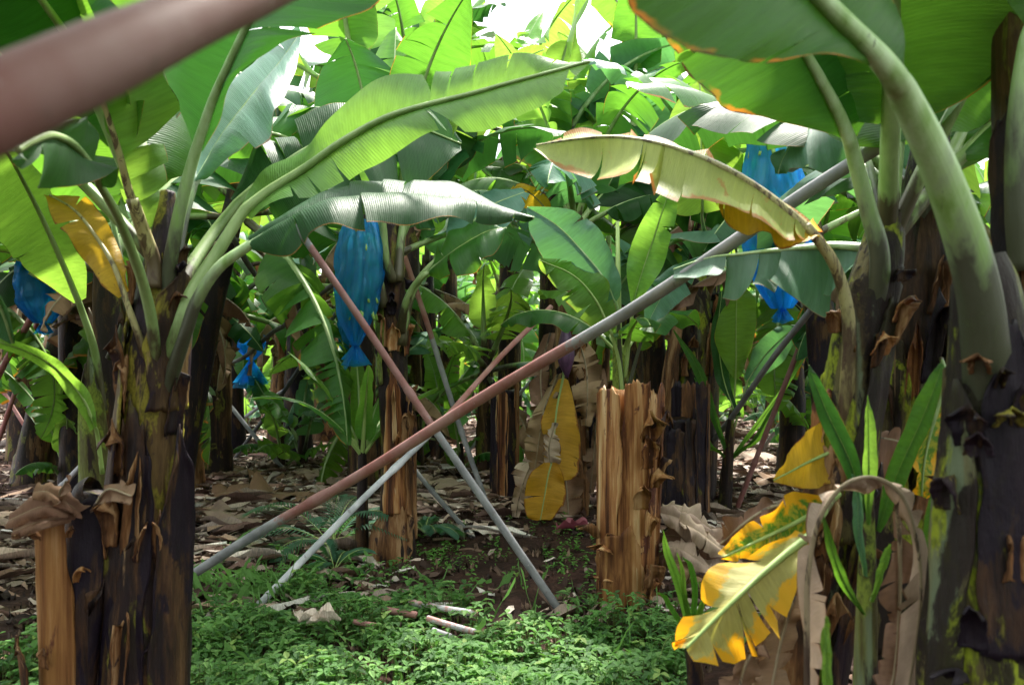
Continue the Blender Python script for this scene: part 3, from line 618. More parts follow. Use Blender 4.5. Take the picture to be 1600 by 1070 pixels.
# ------------------------------------------------------------------ generic banana plants (background rows)
def make_plant(name, loc, label, seed, h=2.1, r=.13, nl=9, Lr=(1.5, 2.1), Wr=(.25, .34), mat='trunk', detail=1, lean=(0, 0), group=None, dead=3, rings=34, own=False, skip=None, n=36, K=4, cat='banana plant', mats=None, fat=1., emin=-.5):
    rg = np.random.default_rng(seed)
    root = thing(name, loc, label, cat, group); o = np.array(loc, float)
    top = o + [lean[0], lean[1], h]; mid = o + [lean[0] * .4, lean[1] * .4, h * .5]
    trunk(root, [o + [0, 0, -.08], o + [lean[0] * .1, lean[1] * .1, h * .15], mid, top + [0, 0, .1]], [r * 1.35, r * 1.1, r * .92, r * .55], mat, seed, rings=rings, seg=18 if detail < 2 else 28)
    for i in range(nl):
        f = i / max(1, nl - 1)                       # 0 oldest .. 1 youngest
        az = i * 2.4 + seed * 1.3 + rg.normal(0, .3)
        if skip and any(abs(((az - s[0] + math.pi) % (2 * math.pi)) - math.pi) < s[1] for s in skip): continue
        e0 = (emin + (1.42 - emin) * f ** .7) + rg.normal(0, .08); bend = rg.uniform(1.0, 1.9) * (1 - .55 * f)
        ln = rg.uniform(*Lr) * (1 if f < .9 else .8); wd = rg.uniform(*Wr)
        m = (mats or ['worn', 'green', 'dark', 'green', 'blue', 'green', 'light', 'lime', 'light'])[int(f * 8.9) % 9 if not mats else i % len(mats)]
        b0 = top + np.array([math.sin(az), math.cos(az), 0]) * r * .45 + [0, 0, -.28 + .3 * f]
        young = f > .92
        gen_leaf(root, b0, az, e0, ln, wd * (.75 if young else 1), bend, rg.uniform(.05, .75) * (1 - .5 * f), .2, rg.normal(0, .35), rg.normal(0, .5), m, 'wax' if m == 'blue' else 'green', seed * 50 + i, n=n,
                 r0=.036 * fat, r1=.004, own_rib=own, seg=7, K=K, tears=int(rg.integers(5, 20) * (1.3 - f)), gap=.42, droop=.4, tilt=.22, ripple=.025, ragged=.06)
    for i in range(dead):
        az = rg.random() * 6.28; b0 = top + np.array([math.sin(az), math.cos(az), 0]) * r * .8 + [0, 0, -.25 - .35 * rg.random()]
        gen_leaf(root, b0, az, rg.uniform(-.6, .3), rg.uniform(.7, 1.3), rg.uniform(.08, .17), 1.5, 1.1, .12, rg.normal(0, .3), rg.normal(0, .8), 'dry', 'dry', seed * 70 + i, n=n, name='dead_leaf',
                 r0=.02, r1=.004, own_rib=False, seg=6, K=K, tears=5, gap=.6, droop=.5, tilt=.4, ripple=.05, ragged=.2)
    return root
def copy_tree(o, parent=None):
    c = o.copy(); COL.objects.link(c)
    if parent is not None: c.parent = parent
    for ch in list(o.children): copy_tree(ch, c)
    return c

# ================================================================== plant A: big stem at left
LOC = lambda px, d: (float((px - 800) / F * d), float(d), 0.)
A = thing('banana_plant', LOC(200, 2.8), 'big banana plant on the left with pale leaf stalks fanning from a black stem', 'banana plant')
pa = [at(190, 1250, 2.8), at(205, 1070, 2.8), at(222, 850, 2.8), at(238, 650, 2.8), at(246, 520, 2.8), at(252, 440, 2.8), at(258, 370, 2.8), at(262, 300, 2.82)]
trunk(A, pa, [.112, .104, .099, .092, .084, .070, .045, .025], 'mottle', 3, rings=110, seg=44, steps=.12, knob=.10)
sheath(A, [at(212, 1200, 2.8), at(225, 900, 2.8), at(238, 640, 2.8)], [.110, .104, .098], R(-150), R(95), 'black', 4, flare_side=.10, rag=.10, ny=50, nx=22)
sheath(A, [at(212, 1200, 2.8), at(216, 950, 2.8), at(226, 800, 2.8)], [.113, .110, .106], R(-110), R(105), 'trunk', 5, flare_side=.12, rag=.12, ny=50, nx=22)
sheath(A, [at(230, 1150, 2.8), at(236, 900, 2.8), at(247, 668, 2.8)], [.110, .103, .095], R(-62), R(70), 'black', 6, flare_side=.25, rag=.05, ny=50, nx=18)
sheath(A, [at(228, 780, 2.8), at(240, 600, 2.8), at(250, 470, 2.8)], [.125, .102, .088], R(-195), R(75), 'mottle', 7, flare_side=.16, rag=.08)
sheath(A, [at(236, 640, 2.8), at(246, 520, 2.8), at(262, 420, 2.8)], [.104, .092, .080], R(-80), R(100), 'mottle', 8, flare_side=.10, rag=.10)
# tall leaf over the top
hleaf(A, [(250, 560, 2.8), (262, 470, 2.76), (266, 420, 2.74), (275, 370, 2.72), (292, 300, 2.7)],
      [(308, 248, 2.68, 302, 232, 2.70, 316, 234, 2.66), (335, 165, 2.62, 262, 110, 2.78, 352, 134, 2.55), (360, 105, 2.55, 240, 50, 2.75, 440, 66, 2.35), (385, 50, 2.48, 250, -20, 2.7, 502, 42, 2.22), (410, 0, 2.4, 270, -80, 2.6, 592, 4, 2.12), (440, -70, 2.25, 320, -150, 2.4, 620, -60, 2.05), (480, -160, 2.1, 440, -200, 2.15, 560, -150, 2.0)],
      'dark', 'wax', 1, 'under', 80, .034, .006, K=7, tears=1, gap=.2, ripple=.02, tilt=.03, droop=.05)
hleaf(A, [(268, 440, 2.85), (280, 380, 2.9), (290, 330, 2.95)],
      [(302, 285, 3.0, 298, 270, 3.0, 316, 275, 3.0), (345, 215, 3.15, 322, 180, 3.7, 385, 208, 2.8), (395, 150, 3.25, 365, 105, 3.9, 432, 158, 2.85), (440, 95, 3.4, 425, 66, 3.9, 455, 112, 3.1), (470, 50, 3.5, 465, 40, 3.5, 476, 48, 3.5)],
      'blue', 'wax', 2, 'top', 60, .02, .004, tears=1, tilt=.03, ripple=.02)
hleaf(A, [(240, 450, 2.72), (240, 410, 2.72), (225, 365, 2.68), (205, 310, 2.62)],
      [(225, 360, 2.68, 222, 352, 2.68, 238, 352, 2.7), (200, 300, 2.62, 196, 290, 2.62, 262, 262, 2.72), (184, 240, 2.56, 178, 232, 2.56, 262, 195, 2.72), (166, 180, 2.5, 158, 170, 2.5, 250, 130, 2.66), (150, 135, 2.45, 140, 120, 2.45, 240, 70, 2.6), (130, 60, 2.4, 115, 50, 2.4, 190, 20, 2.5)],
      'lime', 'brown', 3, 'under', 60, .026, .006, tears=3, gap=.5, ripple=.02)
hleaf(A, [(244, 620, 2.78), (238, 520, 2.68), (224, 450, 2.6), (205, 395, 2.5), (178, 335, 2.35)],
      [(150, 290, 2.2, 158, 296, 2.2, 146, 282, 2.2), (138, 262, 2.1, 186, 272, 2.15, 150, 200, 2.2), (112, 228, 1.95, 120, 276, 1.9, 140, 165, 2.1), (80, 212, 1.8, 60, 268, 1.7, 100, 172, 1.95), (48, 222, 1.65, 32, 250, 1.6, 55, 190, 1.75), (25, 235, 1.55, 22, 240, 1.55, 28, 230, 1.55)],
      'dark', 'green', 4, 'under', 50, .026, .006, tears=1, tilt=.03)
hleaf(A, [(232, 580, 2.74), (222, 540, 2.72), (208, 500, 2.7), (198, 470, 2.7)],
      [(196, 462, 2.7, 184, 464, 2.7, 202, 452, 2.7), (178, 415, 2.72, 146, 425, 2.72, 192, 400, 2.74), (150, 370, 2.75, 108, 370, 2.72, 172, 352, 2.78), (118, 330, 2.78, 80, 332, 2.75, 140, 312, 2.8), (78, 305, 2.8, 74, 308, 2.8, 84, 302, 2.8)],
      'yellow', 'brown', 5, 'under', 50, .014, .003, tears=1, tilt=.04, label='withered yellow leaf with brown blotches')
# horizontal leaf across the middle
hleaf(A, [(240, 700, 2.8), (256, 620, 2.76), (275, 560, 2.70), (290, 515, 2.64), (308, 465, 2.6), (340, 415, 2.56)],
      [(388, 378, 2.54, 390, 370, 2.56, 392, 386, 2.52), (440, 348, 2.56, 450, 322, 2.66, 446, 376, 2.42), (500, 322, 2.6, 508, 312, 2.8, 515, 354, 2.4), (560, 308, 2.64, 570, 306, 2.9, 568, 350, 2.42), (620, 304, 2.68, 632, 304, 2.95, 622, 358, 2.46), (680, 308, 2.72, 690, 310, 2.98, 676, 356, 2.52), (740, 316, 2.76, 750, 318, 2.92, 742, 342, 2.62), (800, 330, 2.80, 802, 328, 2.85, 798, 340, 2.74), (835, 340, 2.82, 836, 338, 2.82, 834, 343, 2.82)],
      'dark', 'wax', 6, 'top', 90, .034, .005, K=8, tears=5, gap=.1, ripple=.035, tilt=.03, bulge=.16, droop=.05)
# second right leaf: curled then the long pale-ribbed blade
hleaf(A, [(248, 640, 2.8), (264, 570, 2.76), (282, 510, 2.72), (302, 455, 2.75), (340, 395, 2.8), (368, 352, 2.84)],
      [(385, 330, 2.86, 378, 318, 2.86, 392, 345, 2.84), (425, 300, 2.88, 412, 268, 2.95, 440, 322, 2.8), (480, 265, 2.9, 470, 235, 3.0, 505, 300, 2.8), (535, 225, 2.88, 520, 190, 2.95, 560, 268, 2.8), (600, 188, 2.84, 598, 120, 2.9, 625, 232, 2.76), (660, 168, 2.8, 665, 112, 2.86, 690, 200, 2.7), (730, 150, 2.76, 740, 98, 2.8, 760, 196, 2.66), (800, 130, 2.72, 810, 82, 2.76, 822, 178, 2.64), (860, 114, 2.68, 872, 88, 2.7, 880, 150, 2.62), (922, 97, 2.64, 924, 95, 2.64, 922, 100, 2.64)],
      'light', 'green', 7, 'under', 100, .031, .005, K=7, tears=6, gap=.35, ripple=.02, tilt=.06, droop=.03)
hleaf(A, [(262, 500, 2.95), (285, 440, 3.1), (330, 370, 3.3)],
      [(370, 320, 3.4, 360, 310, 3.4, 380, 332, 3.4), (430, 270, 3.5, 405, 225, 3.6, 470, 330, 3.4), (500, 225, 3.6, 480, 165, 3.7, 545, 300, 3.5), (580, 200, 3.7, 575, 140, 3.8, 610, 300, 3.6), (650, 200, 3.8, 660, 150, 3.9, 660, 280, 3.7), (720, 225, 3.9, 722, 220, 3.9, 718, 235, 3.9)],
      'dark', 'green', 8, 'under', 70, .03, .005, tears=5, gap=.3)
hleaf(A, [(258, 420, 2.9), (245, 340, 3.0), (232, 280, 3.1)],
      [(225, 250, 3.15, 215, 245, 3.15, 236, 245, 3.15), (205, 180, 3.2, 130, 200, 3.3, 290, 150, 3.3), (180, 100, 3.2, 90, 130, 3.3, 270, 60, 3.3), (150, 20, 3.1, 60, 40, 3.2, 230, -30, 3.2), (110, -80, 2.9, 50, -70, 2.9, 160, -110, 3.)],
      'green', 'green', 9, 'under', 60, .03, .005, tears=3)
hleaf(A, [(250, 430, 2.85), (235, 350, 2.85), (205, 270, 2.8)],
      [(185, 210, 2.75, 178, 215, 2.75, 192, 205, 2.75), (140, 110, 2.6, 60, 140, 2.7, 200, 60, 2.7), (80, 20, 2.4, -20, 60, 2.5, 160, -30, 2.5), (10, -70, 2.2, -80, -20, 2.3, 60, -130, 2.3), (-60, -160, 2., -90, -150, 2., -40, -180, 2.)],
      'dark', 'green', 10, 'under', 50, .03, .005, tears=3)
# overhead crown out of frame: shades the ground as in the photo
for i, (az, e0, bd) in enumerate([(3.7, 1.2, .8), (4.6, .9, 1.2), (5.5, 1.2, .8)]):
    gen_leaf(A, at(258, 420, 2.85), az, e0, 2.0, .32, bd, .3, .2, .1, .2, 'green', 'green', 300 + i, own_rib=True)

# ---- second stem behind it at left
A2 = thing('banana_plant', LOC(165, 3.7), 'slender banana stem tucked close behind the left side of the big black stem', 'banana plant')
trunk(A2, [at(160, 1050, 3.7), at(160, 900, 3.7), at(165, 700, 3.7), at(168, 560, 3.7), at(165, 450, 3.7), at(160, 380, 3.7)], [.09, .08, .068, .06, .05, .03], 'trunk', 11, rings=60, steps=.14)
trunk_b = sheath(A2, [at(150, 1000, 3.7), at(152, 760, 3.65), at(150, 560, 3.6)], [.07, .06, .055], R(-150), R(120), 'green', 12)
hleaf(A2, [(160, 640, 3.6), (150, 560, 3.55), (140, 520, 3.5), (130, 490, 3.48)],
      [(124, 472, 3.45, 114, 474, 3.45, 136, 462, 3.45), (100, 415, 3.4, 52, 428, 3.4, 136, 405, 3.42), (68, 345, 3.3, 8, 380, 3.3, 104, 330, 3.35), (40, 290, 3.2, -30, 330, 3.2, 70, 270, 3.25), (12, 240, 3.1, -40, 270, 3.1, 35, 235, 3.15), (-20, 200, 3., -30, 205, 3., -10, 195, 3.)],
      'lime', 'green', 21, 'under', 60, .02, .005, tears=1, gap=.15, ripple=.02)
hleaf(A2, [(160, 740, 3.5), (152, 680, 3.45)],
      [(148, 668, 3.42, 143, 672, 3.42, 153, 664, 3.42), (128, 622, 3.38, 118, 630, 3.38, 136, 612, 3.38), (90, 578, 3.3, 82, 590, 3.3, 98, 566, 3.3), (45, 550, 3.2, 40, 560, 3.2, 50, 538, 3.2), (-20, 528, 3.1, -22, 538, 3.1, -18, 520, 3.1)],
      'light', 'lime', 22, 'top', 40, .010, .003, tears=0)
hleaf(A2, [(172, 560, 3.6), (195, 500, 3.55), (190, 420, 3.5), (175, 340, 3.5)],
      [(170, 330, 3.5, 162, 330, 3.5, 178, 330, 3.5), (155, 260, 3.5, 80, 300, 3.6, 225, 240, 3.6), (130, 180, 3.5, 40, 220, 3.6, 220, 150, 3.6), (100, 120, 3.4, 70, 130, 3.4, 130, 110, 3.4)],
      'green', 'wax', 23, 'under', 50, .02, .005, tears=3)
for i, (az, e0, bd, m) in enumerate([(5.2, .9, 1.6, 'dark'), (5.9, .5, 1.4, 'green'), (4.6, .3, 1.3, 'green'), (.4, 1.0, 1.4, 'dark')]):
    gen_leaf(A2, at(163, 420, 3.7), az, e0, 1.7, .27, bd, .4, .2, .1, .2, m, 'green', 330 + i)

# ---- half-cut stump at its foot
S1 = thing('cut_stump', LOC(110, 2.75), 'cut banana stump at lower left with a tan front sheath and a twisted dry top', 'cut stump')
trunk(S1, [at(105, 1260, 2.85), at(120, 1000, 2.85), at(140, 800, 2.85), at(150, 770, 2.85)], [.085, .08, .07, .065], 'black', 15, rings=50, top_dent=.05)
sheath(S1, [at(100, 1230, 2.75), at(98, 1000, 2.75), at(90, 800, 2.75)], [.058, .060, .060], R(-150), R(120), 'orange', 16, flare_side=.06, rag=.03, ny=50, taper=.1, dome=.02)
sheath(S1, [at(150, 1230, 2.8), at(150, 1000, 2.8), at(150, 768, 2.8)], [.080, .075, .070], R(-120), R(110), 'black', 17, flare_side=.12, rag=.04, taper=.1, dome=.02, ny=50)
sheath(S1, [at(85, 1200, 2.72), at(62, 1040, 2.7), at(52, 985, 2.7)], [.06, .05, .045], R(-190), R(90), 'brown', 18, flare_side=.2, rag=.12)
for i, (p0, p1, p2, wd) in enumerate([((118, 800), (70, 790), (14, 812), .035), ((125, 800), (95, 775), (104, 752), .03), ((112, 806), (60, 815), (20, 830), .03), ((150, 790), (170, 765), (205, 775), .03), ((120, 802), (80, 770), (52, 768), .025)]):
    M = cr([at(*p0, 2.68), at(*p1, 2.62), at(*p2, 2.6)], 16); dv = np.array([0, .3, 1.]) * wd
    u = np.linspace(0, 1, 16); wv = (1 - .6 * abs(u - .6))[:, None]
    add_leaf(S1, M, M - dv * wv, M + dv * wv + np.array([0, .03, 0]), None, ML['dry'], MP['dry'], np.random.default_rng(i), .006, .003, name='dry_sheath_tip', own_rib=False, tears=0, ripple=.02, bulge=.3)

# ================================================================== plant B: centre stem
B = thing('banana_plant', LOC(618, 5.2), 'slim centre banana plant with flaking brown stem right of the nearest blue bag', 'banana plant')
trunk(B, [at(622, 890, 5.2), at(620, 780, 5.2), at(616, 620, 5.2), at(612, 480, 5.2), at(612, 400, 5.2), at(610, 340, 5.2)], [.125, .10, .095, .088, .075, .045], 'trunk', 21, rings=90, seg=36, steps=.14, knob=.12)
sheath(B, [at(612, 880, 5.2), at(614, 830, 5.2), at(626, 785, 5.2)], [.135, .122, .10], R(-150), R(120), 'brown', 22, flare_side=.12, rag=.35, ny=30)
sheath(B, [at(618, 800, 5.2), at(616, 700, 5.2), at(614, 580, 5.2)], [.110, .10, .097], R(-115), R(65), 'tan', 23, flare_side=.14, rag=.10)
sheath(B, [at(618, 840, 5.2), at(616, 740, 5.2), at(616, 625, 5.2)], [.112, .104, .10], R(-50), R(60), 'brown', 24, flare_side=.3, rag=.15)
sheath(B, [at(614, 600, 5.2), at(612, 500, 5.2), at(612, 420, 5.2)], [.097, .090, .080], R(-200), R(90), 'green', 25, flare_side=.08, rag=.15)
B_SP = [((560, 352, 5.0), [(598, 470, 5.12), (590, 430, 5.08), (572, 385, 5.0)], 4.9, -1, 'worn'),]
hleaf(B, [(600, 480, 5.1), (590, 435, 5.05), (572, 390, 4.95), (556, 350, 4.9)],
      [(545, 330, 4.9, 540, 335, 4.9, 552, 326, 4.9), (500, 260, 4.7, 455, 300, 4.7, 560, 240, 4.8), (455, 220, 4.5, 400, 280, 4.5, 500, 180, 4.7), (400, 205, 4.3, 370, 260, 4.3, 430, 160, 4.5), (350, 215, 4.2, 345, 225, 4.2, 355, 205, 4.2)],
      'green', 'green', 31, 'under', 60, .032, .006, tears=5)
hleaf(B, [(626, 520, 5.1), (632, 480, 5.0), (645, 450, 4.95), (660, 432, 4.9)],
      [(668, 425, 4.9, 668, 420, 4.9, 672, 432, 4.9), (700, 398, 4.85, 690, 372, 4.95, 705, 432, 4.7), (735, 375, 4.8, 728, 352, 4.9, 745, 418, 4.65), (765, 360, 4.76, 768, 346, 4.85, 775, 395, 4.65), (792, 356, 4.74, 792, 352, 4.74, 790, 362, 4.74)],
      'green', 'green', 32, 'top', 50, .03, .005, tears=3, gap=.2, bulge=.15)
hleaf(B, [(628, 540, 5.1), (640, 470, 5.1), (660, 430, 5.1), (690, 400, 5.1)],
      [(700, 395, 5.1, 698, 388, 5.1, 704, 402, 5.1), (735, 350, 5.2, 700, 335, 5.3, 755, 395, 5.1), (770, 320, 5.25, 745, 295, 5.35, 800, 350, 5.15), (820, 300, 5.3, 815, 290, 5.3, 828, 305, 5.3)],
      'blue', 'green', 33, 'top', 44, .03, .005, tears=4)
hleaf(B, [(615, 440, 5.1), (602, 400, 5.05), (598, 350, 5.0), (590, 280, 4.9)],
      [(584, 262, 4.9, 578, 262, 4.9, 590, 262, 4.9), (580, 220, 4.85, 500, 240, 5.0, 640, 240, 4.9), (570, 160, 4.8, 490, 190, 4.9, 640, 180, 4.85), (555, 100, 4.7, 490, 120, 4.8, 620, 110, 4.8), (540, 60, 4.6, 530, 65, 4.6, 550, 60, 4.6)],
      'dark', 'green', 34, 'under', 50, .03, .005, tears=5)
hleaf(B, [(622, 440, 5.1), (626, 380, 5.15), (636, 310, 5.2)],
      [(642, 280, 5.2, 636, 280, 5.2, 648, 280, 5.2), (655, 230, 5.2, 585, 235, 5.3, 730, 255, 5.3), (665, 180, 5.2, 590, 170, 5.3, 745, 210, 5.3), (672, 120, 5.1, 610, 100, 5.2, 740, 140, 5.2), (680, 60, 5.0, 675, 62, 5., 690, 62, 5.)],
      'dark', 'green', 35, 'under', 50, .03, .005, tears=6)
for i, (az, e0, bd, m, L_) in enumerate([(.2, 1.1, 1.5, 'green', 1.8), (.9, .5, 1.3, 'blue', 1.6), (5.7, 1.2, 1.2, 'light', 1.8), (1.6, 1.3, .9, 'lime', 1.7), (6.2, 1.45, .4, 'light', 1.7), (4.8, 1.25, 1.3, 'green', 1.9), (2.6, 1.35, .9, 'green', 1.7), (1.2, 1.2, 1.5, 'dark', 1.7)]):
    gen_leaf(B, at(612, 400, 5.25), az, e0, L_, .29, bd, .4, .2, .15 * (i % 3 - 1), .3, m, 'green', 350 + i, tears=7, gap=.35, droop=.3, tilt=.14)
gen_leaf(B, at(585, 350, 5.1), 5.0, -.2, .55, .14, 1.2, 1., .2, .3, .4, 'dry', 'dry', 371, name='dead_leaf', own_rib=False, tears=4, gap=.5)

# ---- blue bags with bunches
def banana_data():
    P = np.stack([.03 * np.sin(np.linspace(0, 1.6, 10)), np.zeros(10), np.linspace(0, -.15, 10)], 1); r = .017 * np.clip(np.sin(np.linspace(.25, 2.9, 10)), .25, 1) ** .5
    V, Fc, U = rib(P, r, np.tile([1., 0, 0], (10, 1)), 6, 0.); return mesh_data('banana', V, Fc, [MBAN], U)
MBAN, n, l, b, out = nt('green_banana'); b.inputs['Base Color'].default_value = (.16, .30, .05, 1); b.inputs['Roughness'].default_value = .45
BAN = banana_data()
MBAG, n, l, b, out = nt('blue_plastic')
tc = n.new("ShaderNodeTexCoord").outputs['UV']; nz = noise(n, l, tc, 1, 5, .6, (26, 2.2, 1), .8); n2 = noise(n, l, tc, 1, 3, .5, (4, 4, 1))
bcol = mix(n, l, n2, (.02, .30, .80), (.12, .62, .95))
l.new(bcol, b.inputs['Base Color']); b.inputs['Roughness'].default_value = .14; b.inputs['Specular IOR Level'].default_value = .8
nb = bump(n, l, nz, 1., .06, b)
tr = n.new("ShaderNodeBsdfTranslucent"); l.new(mix(n, l, n2, (.01, .28, .95), (.06, .62, .98)), tr.inputs[0])
tp = n.new("ShaderNodeBsdfTransparent"); tp.inputs[0].default_value = (.12, .60, .95, 1)
m1 = n.new("ShaderNodeMixShader"); m1.inputs[0].default_value = .5; m2 = n.new("ShaderNodeMixShader"); m2.inputs[0].default_value = .50
l.new(b.outputs[0], m1.inputs[1]); l.new(tr.outputs[0], m1.inputs[2]); l.new(m1.outputs[0], m2.inputs[1]); l.new(tp.outputs[0], m2.inputs[2]); l.new(m2.outputs[0], out.inputs[0])
def bag(top, bot, prof, seed, label, tuft=None, bunch=True, name='bunch_bag'):
    """prof: radii from the top to the tied end"""
    top, bot = np.array(top), np.array(bot); nr, seg = 60, 56; rg = np.random.default_rng(seed)
    t = np.linspace(0, 1, nr); r = cr(np.stack([prof] * 3, 1), nr)[:, 0]; P = top + (bot - top) * t[:, None]
    V = np.zeros((nr, seg, 3)); ph = rg.random(8) * 6
    for j in range(seg):
        a = j / seg * 2 * math.pi
        wr = sum(np.sin(a * k + ph[i] + t * (1.5 + i)) * (.02 + .06 * np.abs(np.interp(t, [0, .15, .6, 1], [1, .35, .25, 1.4]))) for i, k in enumerate((5, 8, 13, 19)))
        hump = .05 * np.sin(t * 26 + a * 3 + ph[5]) + np.array([.13 * mnoise.noise(Vector((math.cos(a) * 6 + seed, math.sin(a) * 6, q * 3))) + .05 * mnoise.noise(Vector((math.cos(a) * 8 + seed, math.sin(a) * 8, q * 20))) for q in t])
        rr = r * (1 + wr * 1.0 + hump * .7)
        V[:, j] = P + np.stack([np.cos(a) * rr, np.sin(a) * rr, np.zeros(nr)], 1)
    V = V.reshape(-1, 3); Fc = [(i * seg + j, i * seg + (j + 1) % seg, (i + 1) * seg + (j + 1) % seg, (i + 1) * seg + j) for i in range(nr - 1) for j in range(seg)]
    U = np.stack([np.tile(np.arange(seg) / seg, nr), np.repeat(t, seg)], 1)
    if tuft:
        for k in range(5):
            a = k * 1.25 + seed; L_ = tuft * rg.uniform(.7, 1.2); c = bot + np.array([0, 0, .01]); nV = 8; q = np.linspace(0, 1, nV)
            dirv = np.array([math.cos(a) * .45, math.sin(a) * .45, -1.]); sd = np.array([-math.sin(a), math.cos(a), 0])
            cen = c + dirv * (q * L_)[:, None]; w_ = (.015 + .06 * q * (tuft / .12))[:, None]; wob = .02 * np.sin(q * 9 + k)[:, None]
            st = np.stack([cen - sd * w_, cen + np.array([0, 0, 1]) * wob + dirv * 0, cen + sd * w_], 1).reshape(-1, 3)
            o_ = len(V); V = np.vstack([V, st]); U = np.vstack([U, np.random.default_rng(k).random((len(st), 2))])
            for i in range(nV - 1):
                for j in range(2): Fc.append((o_ + i * 3 + j, o_ + i * 3 + j + 1, o_ + (i + 1) * 3 + j + 1, o_ + (i + 1) * 3 + j))
    o = link(name, mesh_data(name, V - top, Fc, [MBAG], U), loc=tuple(top)); tag(o, label, 'plastic bag', 'blue plastic bags round the banana bunches')
    if bunch:
        H = float(np.linalg.norm(bot - top)); rm = max(prof)
        br = thing('banana_bunch', tuple(top + (bot - top) * .12), 'green banana bunch inside the ' + label.split(' ', 0)[0][:60], 'banana bunch', 'banana bunches in the bags')
        Vs, Fs, Us = rib(np.array([[0, 0, .1], [0, 0, -.2 * H], [0, .01, -.7 * H]]), np.array([.02, .022, .015]), None, 8, 0.)
        link('stalk', mesh_data('stalk', Vs, Fs, [MP['green']], Us), br)
        for tier in range(5):
            z = -.04 * H - tier * .135 * H; cnt = 11 - tier
            for q in range(cnt):
                ob = link('banana', BAN, br); a = q / cnt * 6.283 + tier; rr = rm * (.36 - .03 * tier)
                ob.location = (math.cos(a) * rr, math.sin(a) * rr, z + .04); ob.rotation_euler = (0, R(-18), a); ob.scale = (.85, .85, .85)
    return o
bag(at(566, 345, 5.0), at(556, 540, 5.0), [.075, .115, .130, .134, .132, .122, .10, .062, .022], 1, 'crinkled blue plastic bag hanging left of the slim centre stem', .13)
bag(at(1200, 180, 4.6), at(1222, 482, 4.7), [.10, .12, .14, .165, .185, .19, .185, .16, .12, .05], 2, 'largest pale blue plastic bag behind the faded arching leaf at right', .08)
bag(at(52, 385, 5.6), at(68, 505, 5.6), [.05, .10, .13, .14, .12, .05], 3, 'deep blue plastic bag at the left edge above the leaning stem', .08, False)
bag(at(392, 490, 9.), at(392, 562, 9.), [.05, .12, .14, .13, .04], 4, 'small bright blue bag with hanging tail far behind the left rows', .28, False)
bag(at(545, 480, 8.6), at(553, 560, 8.6), [.05, .11, .13, .12, .04], 5, 'distant blue bag low behind the nearest bag', .1, False)
bag(at(1150, 460, 7.6), at(1160, 540, 7.6), [.05, .08, .1, .09, .04], 6, 'small deep blue bag low behind the bright hanging leaf at right', .1, False)

# ================================================================== sucker near centre
def sucker(loc, label, leaves, stem_h=.5, r=.025, mat='green', smat='trunk', seed=0, name='banana_sucker', lean=(0, 0)):
    root = thing(name, loc, label, 'banana sucker'); o = np.array(loc, float)
    trunk(root, [o + [0, 0, -.05], o + [lean[0] * .5, lean[1] * .5, stem_h * .5], o + [lean[0], lean[1], stem_h]], [r * 1.3, r, r * .6], smat, seed, rings=24, seg=14)
    top = o + [lean[0], lean[1], stem_h * .85]
    for i, (az, e0, ln, wd, bd, m) in enumerate(leaves):
        gen_leaf(root, top, az, e0, ln, wd, bd, .45, .15, .1, .2, m, 'lime', seed * 20 + i, n=36, r0=r * .5, r1=.002, seg=6, K=4, tears=0, ripple=.01, tilt=.02)
    return root
g = gpt(566, 868); sucker((g[0], g[1], 0), 'sword sucker with narrow upright bright green leaves just left of the centre stem', [(5.2, 1.1, .75, .055, .7, 'light'), (4.4, 1.2, .8, .06, .6, 'light'), (.9, 1.3, .6, .05, .3, 'light'), (1.5, 1.0, .65, .05, .7, 'light'), (2.8, 1.25, .7, .06, .7, 'lime'), (5.8, 1.4, .8, .06, .2, 'light'), (3.9, .9, .9, .045, 1.1, 'green'), (.3, .8, .6, .05, .9, 'light')], .75, .035, seed=7)

# ================================================================== stumps
g = ground_at(980, 942); D1 = thing('cut_stump', (g[0], g[1], 0), 'tallest pale tan cut stump with peeling sheaths in front of the right-hand rows', 'cut stump'); dd = g[1]
trunk(D1, [at(978, 975, dd), at(979, 900, dd), at(982, 760, dd), at(988, 612, dd)], [.145, .130, .122, .112], 'tan', 31, rings=60, seg=36, steps=.08, knob=.08, top_dent=.06)
def dsh(x0, y0, x1, y1, r0, r1, a0, da, m, s, **k): return sheath(D1, [at(x0, y0, dd), at((x0 + x1) / 2, (y0 + y1) / 2, dd), at(x1, y1, dd)], [r0, (r0 + r1) / 2, r1], R(a0), R(da), m, s, **{'dome': .02, 'taper': .08, **k})
dsh(978, 925, 978, 600, 0.136, 0.12, -185, 75, 'tan', 32, flare_side=.12, rag=.055)
dsh(982, 900, 990, 588, 0.138, 0.122, -120, 62, 'tan', 33, flare_side=.12, rag=.055)
dsh(982, 880, 992, 606, 0.136, 0.122, -66, 50, 'tan', 34, flare_side=.12, rag=.07)
dsh(980, 860, 996, 625, 0.136, 0.12, -25, 60, 'orange', 35, flare_side=.06, rag=.07, flare_top=.0)
dsh(968, 950, 976, 826, 0.168, 0.140, -135, 120, 'orange', 36, flare_side=.1, rag=.22, dome=-.06, taper=.1)
dsh(974, 975, 978, 890, 0.172, 0.138, -165, 150, 'brown', 37, flare_side=.2, rag=.2, dome=.25, taper=.4)
sheath(D1, [at(1008, 760, dd - .05), at(1020, 690, dd - .08), at(1034, 640, dd - .12)], [.03, .03, .04], R(-150), R(200), 'brown', 38, flare_side=.3, rag=.2)
